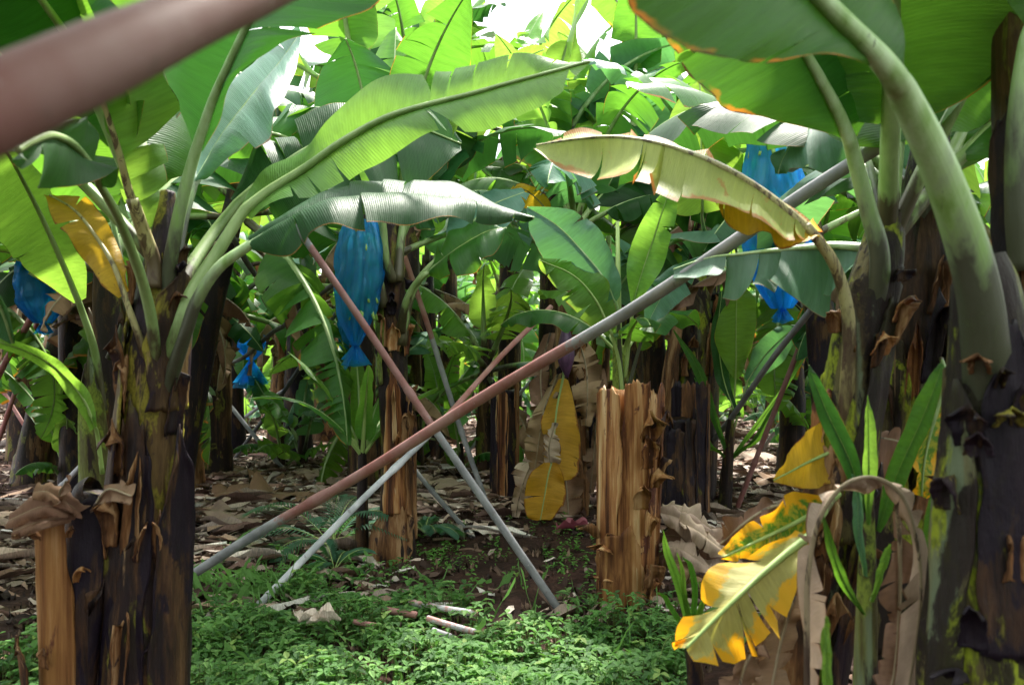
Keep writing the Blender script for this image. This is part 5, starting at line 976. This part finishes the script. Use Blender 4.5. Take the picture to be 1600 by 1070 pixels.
hleaf(R4, [(1600, 420, 2.0), (1590, 330, 1.98), (1588, 200, 1.96), (1600, 80, 1.94)],
      [(1610, 40, 1.94, 1600, 40, 1.94, 1620, 40, 1.94), (1640, -60, 1.9, 1560, -60, 1.9, 1720, -40, 1.9), (1660, -200, 1.8, 1580, -220, 1.8, 1760, -180, 1.8), (1670, -300, 1.7, 1665, -300, 1.7, 1675, -300, 1.7)], 'green', 'wax', 113, 'under', 40, .034, .01, tears=1)
for i, (az, e0, bd) in enumerate([(3.4, 1.1, 1.1), (4.6, 1.2, 1.0), (5.9, 1.1, 1.2), (2.2, 1., 1.2)]):
    gen_leaf(R4, at(1608, -40, 2.1), az, e0, 1.9, .3, bd, .3, .2, .1, .2, 'green', 'green', 540 + i)

# ---- sucker and dry arched leaf between the right stems
S = thing('banana_sucker', LOC(1350, 2.15), 'green sword sucker growing between the right stems behind the dry arched leaf', 'banana sucker')
trunk(S, [at(1345, 1300, 2.15), at(1352, 1050, 2.15), at(1355, 880, 2.15), at(1357, 760, 2.15)], [.035, .03, .022, .012], 'green', 121, rings=40, seg=16)
for i, (st, m) in enumerate([
    ([(1350, 800, 2.14, 1348, 800, 2.14, 1353, 800, 2.14), (1330, 725, 2.12, 1318, 732, 2.12, 1345, 722, 2.12), (1295, 650, 2.1, 1282, 655, 2.1, 1312, 648, 2.1), (1272, 595, 2.08, 1264, 598, 2.08, 1282, 594, 2.08), (1264, 570, 2.08, 1263, 570, 2.08, 1266, 570, 2.08)], 'dark'),
    ([(1357, 820, 2.12, 1355, 820, 2.12, 1360, 820, 2.12), (1358, 740, 2.1, 1349, 740, 2.1, 1370, 740, 2.1), (1357, 670, 2.1, 1350, 670, 2.1, 1368, 670, 2.1), (1356, 618, 2.1, 1355, 618, 2.1, 1358, 618, 2.1)], 'light'),
    ([(1372, 830, 2.14, 1369, 828, 2.14, 1376, 832, 2.14), (1400, 745, 2.12, 1384, 738, 2.12, 1416, 752, 2.12), (1438, 660, 2.1, 1416, 650, 2.1, 1452, 672, 2.1), (1462, 600, 2.08, 1448, 590, 2.08, 1470, 612, 2.08), (1472, 568, 2.08, 1470, 567, 2.08, 1474, 570, 2.08)], 'green'),
    ([(1352, 900, 2.1, 1350, 900, 2.1, 1355, 900, 2.1), (1342, 830, 2.08, 1334, 828, 2.08, 1350, 832, 2.08), (1340, 780, 2.08, 1332, 780, 2.08, 1348, 780, 2.08), (1332, 740, 2.08, 1330, 740, 2.08, 1334, 740, 2.08)], 'blue'),
    ([(1350, 960, 2.0, 1348, 960, 2.0, 1353, 960, 2.0), (1318, 905, 1.98, 1310, 910, 1.98, 1324, 900, 1.98), (1298, 850, 1.96, 1290, 852, 1.96, 1303, 848, 1.96), (1285, 800, 1.95, 1284, 800, 1.95, 1287, 800, 1.95)], 'green'),
    ([(1362, 940, 2.05, 1360, 940, 2.05, 1365, 940, 2.05), (1378, 890, 2.03, 1370, 888, 2.03, 1384, 893, 2.03), (1392, 850, 2.02, 1388, 848, 2.02, 1395, 852, 2.02)], 'light'),
    ([(1292, 1120, 1.5, 1284, 1120, 1.5, 1300, 1120, 1.5), (1291, 1040, 1.5, 1284, 1040, 1.5, 1300, 1040, 1.5), (1290, 990, 1.5, 1284, 990, 1.5, 1298, 990, 1.5), (1291, 962, 1.5, 1290, 962, 1.5, 1293, 962, 1.5)], 'lime'),
    ([(1480, 900, 2.2, 1470, 900, 2.2, 1490, 900, 2.2), (1462, 820, 2.2, 1444, 830, 2.2, 1482, 820, 2.2), (1478, 740, 2.2, 1460, 745, 2.2, 1496, 745, 2.2), (1490, 690, 2.2, 1488, 690, 2.2, 1494, 690, 2.2)], 'green')]):
    hleaf(S, None, st, m, 'lime', 130 + i, 'top', 36, .004, .001, sink=1.1, tears=0, ripple=.006, tilt=.02)
AR = thing('dry_leaf', LOC(1262, 1.95), 'withered brown leaf arching over in a hoop in front of the green sword sucker', 'dry leaf')
hleaf(AR, None, [(1262, 1180, 1.95, 1250, 1180, 1.97, 1274, 1180, 1.97), (1261, 1000, 1.93, 1254, 1000, 1.97, 1270, 1000, 1.96), (1263, 900, 1.92, 1256, 898, 1.96, 1271, 903, 1.96), (1279, 820, 1.9, 1271, 815, 1.94, 1288, 826, 1.95), (1310, 768, 1.88, 1302, 760, 1.92, 1320, 780, 1.94), (1345, 748, 1.87, 1341, 738, 1.91, 1352, 766, 1.92), (1382, 752, 1.86, 1386, 741, 1.90, 1382, 776, 1.91), (1414, 782, 1.86, 1426, 772, 1.9, 1404, 806, 1.90), (1434, 850, 1.87, 1446, 842, 1.91, 1416, 872, 1.91), (1440, 930, 1.88, 1450, 930, 1.92, 1412, 950, 1.92), (1430, 1020, 1.9, 1444, 1030, 1.94, 1408, 1030, 1.93), (1412, 1120, 1.92, 1420, 1120, 1.94, 1402, 1120, 1.94)],
      'drypale', 'dry', 140, 'top', 90, .008, .003, K=6, tears=12, gap=.4, ripple=.03, tilt=.3, bulge=.05, ragged=.35)
hleaf(AR, None, [(1400, 775, 1.95, 1396, 772, 1.95, 1406, 778, 1.95), (1405, 850, 1.97, 1390, 850, 1.98, 1424, 850, 1.98), (1405, 940, 1.98, 1385, 940, 2.0, 1430, 940, 2.0), (1398, 1040, 2.0, 1372, 1040, 2.0, 1420, 1040, 2.0), (1380, 1120, 2.0, 1370, 1120, 2.0, 1390, 1120, 2.0)], 'dry', 'dry', 141, 'under', 40, .006, .003, K=6, tears=10, gap=.6, ripple=.06, tilt=.3, ragged=.3, name='dead_leaf')
tl = hleaf(R2, None, [(1338, 670, 2.6, 1335, 668, 2.6, 1342, 676, 2.6), (1368, 682, 2.58, 1372, 672, 2.6, 1362, 740, 2.56), (1400, 688, 2.57, 1404, 678, 2.6, 1395, 750, 2.55), (1430, 700, 2.57, 1432, 690, 2.6, 1425, 740, 2.55)], 'dry', 'dry', 142, 'top', 30, .006, .003, tears=3, name='dead_leaf', ripple=.03)

# ---- grassy sucker at the bottom
g = at(1085, 1060, 2.75); GS = thing('banana_sucker', (g[0], 2.75, 0), 'thin dark sucker with grassy blades beside the lowest yellow leaf', 'banana sucker')
trunk(GS, [at(1088, 1160, 2.75), at(1086, 1060, 2.75), at(1078, 990, 2.75), at(1080, 950, 2.75)], [.03, .028, .02, .012], 'black', 151, rings=30, seg=14)
for i, pts in enumerate([[(1080, 980), (1060, 910), (1042, 860), (1036, 828)], [(1082, 970), (1086, 920), (1078, 880), (1066, 870)], [(1084, 975), (1105, 925), (1140, 885), (1160, 870)], [(1078, 1000), (1058, 990), (1040, 1000), (1030, 1030)], [(1080, 985), (1070, 930), (1066, 890), (1058, 862)], [(1076, 990), (1050, 950), (1038, 930), (1028, 925)], [(1084, 990), (1096, 950), (1098, 930), (1092, 905)]]):
    w_ = (7, 5, 4, 3, 4, 4, 4)[i]
    st = [(x, y, 2.7 - .03 * j, x - w_ * (1, 1, .8, .1)[j], y + 2, 2.7 - .03 * j, x + w_ * (1, 1, .8, .1)[j], y, 2.7 - .03 * j) for j, (x, y) in enumerate(pts)]
    hleaf(GS, None, st, 'green' if i % 2 else 'light', 'lime', 160 + i, 'top', 24, .002, .0006, sink=1.1, tears=0, ripple=.003)

# ---- bundles of dry leaf beside the tan stump
DB = thing('dry_leaf', tuple(ground_at(1060, 900)), 'crumpled heap of pale dry banana leaf right of the tan stump', 'dry leaf')
for i, (x0, y0, x1, y1, wd, dz) in enumerate([(1030, 800, 1135, 850, 26, 0), (1028, 835, 1130, 862, 22, .03), (1035, 790, 1115, 830, 16, .06), (1040, 862, 1130, 880, 22, .02), (1015, 880, 1070, 862, 16, .05), (1060, 815, 1140, 868, 18, -.05), (1040, 850, 1120, 895, 16, -.08), (1050, 880, 1095, 905, 14, -.1)]):
    db = 4.25 + dz
    hleaf(DB, None, [(x0, y0, db, x0, y0 - wd * .4, db + .03, x0, y0 + wd * .4, db - .03), (x0 * .67 + x1 * .33, y0 * .67 + y1 * .33 - 6, db - .02, x0 * .67 + x1 * .33, y0 * .67 + y1 * .33 - wd, db + .05, x0 * .67 + x1 * .33, y0 * .67 + y1 * .33 + wd * .8, db - .05), (x0 * .33 + x1 * .67, y0 * .33 + y1 * .67 - 4, db - .02, x0 * .33 + x1 * .67, y0 * .33 + y1 * .67 - wd * .8, db + .04, x0 * .33 + x1 * .67, y0 * .33 + y1 * .67 + wd * .9, db - .05), (x1, y1, db, x1, y1 - wd * .3, db, x1, y1 + wd * .3, db)],
          ('drypale', 'dry', 'drypale')[i % 3], 'dry', 170 + i, 'top', 36, .006, .003, tears=3, gap=.2, tilt=.2, ripple=.05, bulge=.3, own_rib=False, name='dead_leaf')
# fallen whole dead leaves in the litter band
for i, (px0, py0, px1, py1, wd, m, lb) in enumerate([
    (300, 748, 440, 765, .16, 'dry', 'fallen brown leaf at the back of the litter left of the long pole'), (330, 790, 520, 800, .18, 'dry', 'combed brown fallen leaf across the litter under the long pole'), (450, 755, 560, 770, .14, 'drypale', 'pale fallen leaf just above the long pole in the litter'),
    (290, 815, 420, 850, .10, 'drypale', 'pale torn fallen leaf next to the foot of the big left stem'), (640, 770, 770, 790, .16, 'drypale', 'fanned grey fallen leaf right of the centre stem'), (660, 735, 760, 745, .12, 'dry', 'small brown fallen leaf behind the fanned grey one'),
    (-20, 840, 70, 825, .14, 'drypale', 'fallen folded leaf at the left edge behind the cut stump'), (1100, 720, 1250, 735, .16, 'drypale', 'bright fallen leaf in the litter right of the small sucker'), (1180, 770, 1290, 760, .13, 'dry', 'brown fallen leaf behind the triangular yellow blade')]):
    a, b_ = ground_at(px0, py0), ground_at(px1, py1); rt = thing('fallen_leaf', tuple(a), lb, 'fallen leaf', 'dead leaves fallen in the litter')
    M = cr([a + [0, 0, .10], a * .6 + b_ * .4 + [0, .05, .13], b_ + [0, 0, .09]], 40); T = nrm(np.gradient(M, axis=0)); Sd = np.cross(T, [0, 0, 1.]); u = np.linspace(0, 1, 40); wv = (wd * np.clip(4 * u * (1 - u), .1, 1) ** .5)[:, None]
    add_leaf(rt, M, M - Sd * wv + [0, 0, .02], M + Sd * wv - [0, 0, .03], None, ML[m], MP['dry'], np.random.default_rng(i + 900), .010, .003, name='blade', own_rib=True, tears=9, gap=.35, tilt=.25, ripple=.04, droop=.25, ragged=.15)

# ---- palm seedlings
def palm(px, py, label, seed, nf, ln, cat='palm seedling'):
    g = ground_at(px, py); rt = thing('palm_seedling', (g[0], g[1], 0), label, cat); rg = np.random.default_rng(seed)
    for f in range(nf):
        az = f * 6.283 / nf + rg.random() * .6; e0 = rg.uniform(.5, 1.25); n_ = 26; s = np.linspace(0, 1, n_); e = e0 - 1.3 * s ** 1.5; L_ = ln * rg.uniform(.7, 1.1)
        T = np.stack([np.cos(e) * np.sin(az), np.cos(e) * np.cos(az), np.sin(e)], 1); P = np.cumsum(T, axis=0) * L_ / n_ + [0, 0, .02]
        parts = [(*rib(P, .004 * (1 - .7 * s), None, 5, 0.), 1)]
        for k in range(5, n_):
            for sd in (-1, 1):
                side = np.cross(T[k], [0, 0, 1.]) * sd; side /= np.linalg.norm(side) + 1e-6
                dv = side * .8 + T[k] * .65 + np.array([0, 0, .05]); ll = L_ * .34 * math.sin(math.pi * (k - 3) / (n_ - 1)) + .02
                q = P[k]; w_ = np.cross(dv, [0, 0, 1.]); w_ = w_ / (np.linalg.norm(w_) + 1e-6) * .010
                V = np.array([q, q + dv * ll * .4 + w_, q + dv * ll * .4 - w_, q + dv * ll + np.array([0, 0, -.25 * ll])]); parts.append((V, [(0, 1, 3, 2)], np.array([[0, .6], [.4, .8], [.4, .6], [1, .7]]), 0))
        V2, F2, U2, MI = merge(parts); link('frond', mesh_data('frond', V2, F2, [ML['blue'], MP['lime']], U2, MI), rt)
palm(520, 862, 'feathery palm seedling behind the pale slim pole', 1, 9, .62)
palm(522, 898, 'small palm seedling low at the edge of the weeds', 2, 6, .26)
palm(664, 838, 'small palm seedling just right of the centre stem foot', 3, 7, .30)

# peeling dry flaps on the nearer stems
def flaps(plant, path, radii, n_, seed, z0=.1, z1=.85, mats=('brown', 'black', 'tan')):
    rg = np.random.default_rng(seed); P = cr(path, 60); rr = cr(np.stack([radii] * 3, 1), 60)[:, 0]
    for i in range(n_):
        a = rg.uniform(z0, z1); b_ = min(.97, a + rg.uniform(.04, .16)); i0, i1 = int(a * 59), max(int(a * 59) + 2, int(b_ * 59)); m_ = (i0 + i1) // 2
        sheath(plant, [P[i0], P[m_], P[i1]], [rr[i0] * 1.06, rr[m_] * 1.07, rr[i1] * 1.06], R(rg.uniform(-175, -20)), R(rg.uniform(10, 38)), mats[int(rg.integers(len(mats)))], seed * 9 + i, flare_side=rg.uniform(.1, .5), rag=.25, name='bark_flap', nx=8, ny=16, thick=.004, flare_top=rg.uniform(-.01, .05), dome=rg.uniform(0, .4), taper=rg.uniform(.2, .8))
flaps(D1, [at(978, 945, dd), at(979, 860, dd), at(982, 760, dd), at(988, 600, dd)], [.150, .142, .136, .126], 11, 9, .0, .97, ('tan', 'orange', 'brown'))
flaps(S1, [at(100, 1150, 2.72), at(98, 1000, 2.72), at(90, 800, 2.72)], [.062, .064, .064], 4, 10, .2, .95, ('orange', 'brown'))
flaps(A, pa[:7], [.112, .104, .099, .092, .084, .070, .05], 16, 1, .12, .9, ('brown', 'black'))
flaps(B, [at(622, 890, 5.2), at(616, 620, 5.2), at(612, 480, 5.2), at(612, 400, 5.2)], [.115, .095, .088, .075], 18, 2, .05, .95)
flaps(R1, [at(1235, 1070, 2.5), at(1285, 850, 2.5), at(1322, 650, 2.5), at(1348, 510, 2.5), at(1375, 410, 2.5)], [.098, .090, .084, .080, .068], 16, 3, 0, .95)
flaps(R2, [at(1400, 1000, 2.95), at(1408, 800, 2.95), at(1422, 600, 2.95), at(1438, 400, 2.95), at(1448, 280, 2.95)], [.130, .117, .106, .090, .075], 16, 4, 0, .95)
flaps(R3, [at(1525, 1070, 1.75), at(1532, 850, 1.75), at(1540, 680, 1.75), at(1545, 540, 1.75)], [.102, .092, .084, .076], 14, 5, 0, .9, ('brown', 'black', 'mottle'))
flaps(R4, [at(1640, 600, 2.1), at(1622, 300, 2.1), at(1615, 100, 2.1)], [.11, .10, .09], 7, 6)
flaps(E, [at(1072, 850, 6.9), at(1085, 560, 6.9), at(1096, 430, 6.9)], [.18, .156, .132], 9, 7)
flaps(FP, [at(888, 820, 6.5), at(890, 560, 6.5), at(895, 440, 6.5)], [.16, .13, .11], 12, 8)
# ================================================================== background rows
GRP = 'banana plants in the rows behind'
def back(px, d, label, seed, **k):
    r = make_plant('banana_plant', LOC(px, d), label, seed, group=GRP, **k); return r
back(52, 8.2, 'thick grey leaning stem at the far left below the deep blue bag', 201, h=2.0, r=.17, lean=(.5, 0), nl=8)
back(332, 8.0, 'stout dark stem beyond the litter, just right of the big left plant', 202, h=1.9, r=.15, lean=(.12, 0), mat='trunk')
back(465, 9.6, 'dark stem flaring at its foot, left of the middle row beside a small pale leaf', 203, h=2.1, r=.15, mat='black')
back(508, 11.4, 'brown stem just right of the dark flared one', 204, h=2.2, r=.17, mat='brown')
back(700, 11.0, 'dark stem framed between the two thin poles behind the crossing', 205, h=3.3, r=.15, mat='trunk', nl=12, emin=.1)
back(1268, 9.0, 'dark stem behind the short pink pole at right', 206, h=2.2, r=.14, mat='black')
back(1020, 8.6, 'dark stem seen just above the tan stump', 207, h=2.3, r=.15)
back(228, 6.4, 'dark stem mostly hidden behind the big left stem', 208, h=2.1, r=.13)
back(-60, 6.6, 'stem just beyond the left edge whose leaves hang over the blue bag', 209, h=2.1, r=.14)
back(760, 8.4, 'leafy plant behind the crossing poles with broad green leaves', 210, h=1.3, r=.10, nl=9, Lr=(1.1, 1.5), Wr=(.2, .27), mats=['lime', 'light', 'blue', 'light', 'green', 'lime', 'light'], dead=2)
back(600, 8.2, 'low bright plant directly behind the centre stem', 211, h=1.2, r=.09, nl=8, Lr=(1.1, 1.5), Wr=(.2, .26), mats=['lime', 'light', 'green', 'light', 'blue'], dead=1)
back(1480, 6.2, 'plant behind the right stems whose leaves fill the gap between them', 212, h=2.0, r=.13)
back(1318, 5.4, 'plant whose crown carries the large pale blue bag at right', 213, h=2.2, r=.12, lean=(-.25, 0), mat='black', nl=8, mats=['dark', 'green', 'blue', 'green', 'worn', 'green', 'light'])
back(262, 6.0, 'tall plant whose brown-edged leaves tower above the left poles', 214, h=2.5, r=.12, lean=(.55, 0), mat='black', mats=['worn', 'dark', 'dark', 'green', 'dark', 'green', 'light'])
back(985, 7.8, 'very tall plant whose crown shows high above the tan stump', 215, h=3.2, r=.12, nl=10, dead=2, mats=['worn', 'green', 'light', 'green', 'blue', 'lime', 'light'])
back(796, 9.6, 'very tall plant whose torn crown stands against the white sky', 216, h=4.0, r=.13, nl=10, dead=2, mats=['green', 'blue', 'light', 'lime', 'light'])
back(566, 7.4, 'very tall plant with its stem hidden by the nearest blue bag', 217, h=3.6, r=.11, nl=10, dead=2, mats=['dark', 'green', 'dark', 'light', 'green', 'lime'])
back(860, 8.0, 'very tall plant rising behind the plant with the hanging yellow leaf', 218, h=3.2, r=.12, nl=12, dead=1, emin=.15)
back(1064, 8.4, 'very tall plant straight behind the greenish stem', 219, h=3.9, r=.12, nl=12, dead=1, emin=.1, mats=['green', 'blue', 'light', 'worn', 'lime', 'blue'])
back(640, 8.8, 'very tall plant almost hidden by the slim centre stem', 225, h=4.0, r=.12, nl=12, dead=1, emin=.1, mats=['green', 'light', 'blue', 'dark', 'light', 'green'])
for i, (px_b, d_b, m_b, lb) in enumerate([(296, 7.4, 'brown', 'stem just right of the big left stem with hanging dead leaves'), (366, 10.4, 'black', 'slim black stem left of the small far blue bag'), (434, 11.6, 'brown', 'slim brown stem left of the dark flared one'), (556, 10.2, 'trunk', 'dark stem left of the centre stem, under the far blue bag'), (1238, 8.2, 'black', 'dark stem between the grey pole and the leaning right stem'), (932, 9.2, 'brown', 'brown stem behind the hanging yellow leaf'), (120, 7.2, 'black', 'black stem right of the thick grey leaning stem'), (668, 9.8, 'black', 'slim black stem just right of the centre stem')]):
    back(px_b, d_b, lb, 250 + i, h=2.3, r=.12, nl=7, dead=4, mat=m_b, lean=(.1 * (i % 3 - 1), 0))
protos = [back(900, 13.0, 'far banana plant in the deep rows', 220, n=24, K=3, rings=16), back(640, 14.5, 'far banana plant in the deep rows', 221, n=24, K=3, rings=16, lean=(.2, .1)), back(1120, 13.5, 'far banana plant in the deep rows', 222, n=24, K=3, rings=16, mat='brown'), back(330, 14, 'far banana plant in the deep rows', 223, n=24, K=3, rings=16, mat='black', nl=10), back(800, 17, 'far banana plant in the deep rows', 224, n=24, K=3, rings=16, mat='green', nl=8)]
low = [make_plant('banana_sucker', LOC(690, 9.4), 'low bright young banana plant under the far rows', 230, h=.55, r=.06, nl=7, Lr=(.8, 1.25), Wr=(.12, .19), mats=['green', 'light', 'blue', 'lime', 'green'], n=22, K=3, rings=12, dead=0, cat='banana sucker', group='young plants among the rows', fat=.5, emin=.3),
       make_plant('banana_sucker', LOC(840, 9.8), 'low bright young banana plant under the far rows', 231, h=.35, r=.05, nl=6, Lr=(.6, 1.0), Wr=(.10, .15), mats=['light', 'green', 'blue'], n=22, K=3, rings=12, dead=1, cat='banana sucker', group='young plants among the rows', fat=.5, emin=.5)]
rg = np.random.default_rng(77)
MARKS = [(60, 'at the far left edge'), (190, 'behind the cut stump at lower left'), (300, 'behind the big left stem'), (400, 'where the left poles cross'), (500, 'beside the dark flared stem'), (590, 'under the nearest blue bag'), (660, 'behind the slim centre stem'), (740, 'behind the pole crossing'),
         (830, 'above the narrow split stump'), (920, 'behind the hanging yellow leaf'), (1000, 'above the tall tan stump'), (1080, 'behind the dark stumps'), (1170, 'behind the bright hanging leaf'), (1260, 'over the triangular yellow leaf'), (1360, 'behind the leaning right stem'), (1480, 'behind the thick right stem'), (9999, 'at the far right edge')]
def place(x, y):
    px = 800 + x / y * F; m = next(t for k, t in MARKS if px < k)
    d = ('second', 'third', 'fourth', 'fifth', 'sixth', 'seventh', 'eighth', 'ninth', 'tenth', 'eleventh', 'twelfth', 'thirteenth', 'fourteenth')[max(0, min(12, int((y - 7) / 2.15)))]
    return d + ' row back, ' + m
taken = [(o.location.x, o.location.y) for o in COL.objects if o.parent is None and o.get('category') in ('banana plant',)]
for yy in np.arange(7.6, 34, 2.15):
    for xx in np.arange(-22, 22, 2.3):
        x, y = xx + rg.normal(0, .35) + (yy * .37 % 1.2), yy + rg.normal(0, .3)
        if abs(x) > y * .66 + 1.2 or any((x - a) ** 2 + (y - b_) ** 2 < 1.5 ** 2 for a, b_ in taken): continue
        if y < 9 and -1.2 < x < 1.2: continue
        taken.append((x, y)); c = copy_tree(protos[int(rg.integers(5))]); c.location = (x, y, 0); c.rotation_euler.z = rg.random() * 6.28; s_ = rg.uniform(.95, 1.15); c.scale = (s_, s_, s_ * rg.uniform(1.0, 1.22))
        c['label'] = 'banana plant ' + place(x, y)
low[0]['label'] = 'larger of the two low young plants straight behind the pole crossing'; low[1]['label'] = 'smaller low young plant behind the pole crossing'
for i in range(60):
    y = rg.uniform(6.8, 20); x = rg.uniform(-1, 1) * (y * .64)
    if y < 8 and -1.3 < x < 1.4: continue
    c = copy_tree(low[i % 2]); c.location = (x, y, 0); c.rotation_euler.z = rg.random() * 6.28; s_ = rg.uniform(.7, 1.25); c.scale = (s_,) * 3
    c['label'] = 'bright low young banana plant ' + place(x, y)
# rows beside and behind the viewpoint, which close the canopy over it
for i, (x, y) in enumerate([(-2.9, 1.6), (-4.2, -.6), (-1.9, -1.5), (.3, -2.0), (2.6, -1.2), (3.6, .9), (4.4, 3.0), (-4.4, 3.4), (-3.6, 5.2), (4.6, 5.2), (.9, -4.0), (-1.6, -4.2), (-5, -3.2), (4.8, -3.), (3.4, 6.6), (-6, .8), (6.2, .6)]):
    c = copy_tree(protos[i % 5]); c.location = (x, y, 0); c.rotation_euler.z = i * 1.1; s_ = 1.1 + .12 * (i % 3); c.scale = (s_, s_, s_); c['label'] = 'banana plant around the viewpoint, outside the picture'
N1 = thing('banana_plant', (-1.55, .25, 0), 'added unseen banana plant left of the viewpoint, its long leaves shading the near pole', 'banana plant')  # unseen plant added so its lengthened leaves keep the sun off the near pole
trunk(N1, [(-1.55, .25, -.05), (-1.52, .26, 1.1), (-1.5, .27, 2.0)], [.15, .12, .07], 'trunk', 240, rings=40)
for i, (az, e0, ln, bd) in enumerate([(.93, .80, 3.1, .9), (.68, .85, 3.1, .9), (1.2, .78, 2.9, .9), (1.45, .8, 2.4, 1.0), (1.75, .9, 2.2, 1.1), (3.2, .8, 2., 1.3), (4.6, .9, 2., 1.3), (2.3, 1.1, 2.1, 1.)]):
    gen_leaf(N1, np.array([-1.5, .27, 1.95]), az, e0, ln, .34, bd, .15, .15, 0, .1, 'dark', 'green', 320 + i, tears=2)
# continuous thicket of leaves closing the view far behind
src = protos[0]; parts = []
lv = [o for o in src.children if o.name.startswith('leaf')][:6]
VV = [np.array([v.co[:] for v in o.data.vertices]) for o in lv]; FF = [[tuple(p.vertices) for p in o.data.polygons] for o in lv]
UU = []
for o in lv:
    u_ = np.zeros((len(o.data.vertices), 2)); 
    for lp, d_ in zip(o.data.loops, o.data.uv_layers[0].data): u_[lp.vertex_index] = d_.uv[:]
    UU.append(u_)
for i in range(330):
    k = i % len(lv); a = rg.random() * 6.28; y = rg.uniform(34, 46); x = rg.uniform(-1, 1) * y * .72; z = rg.uniform(-2.2, 1.6)
    c_, s_ = math.cos(a), math.sin(a); V = VV[k]; V = np.stack([V[:, 0] * c_ - V[:, 1] * s_ + x, V[:, 0] * s_ + V[:, 1] * c_ + y, V[:, 2] * 1.1 + z], 1)
    parts.append((V, FF[k], UU[k], 0))
V2, F2, U2, MI = merge(parts)
tag(link('distant_thicket', mesh_data('distant_thicket', V2, F2, [ML['green']], U2)), 'mass of banana foliage closing the view far behind the rows', 'thicket', kind='stuff')
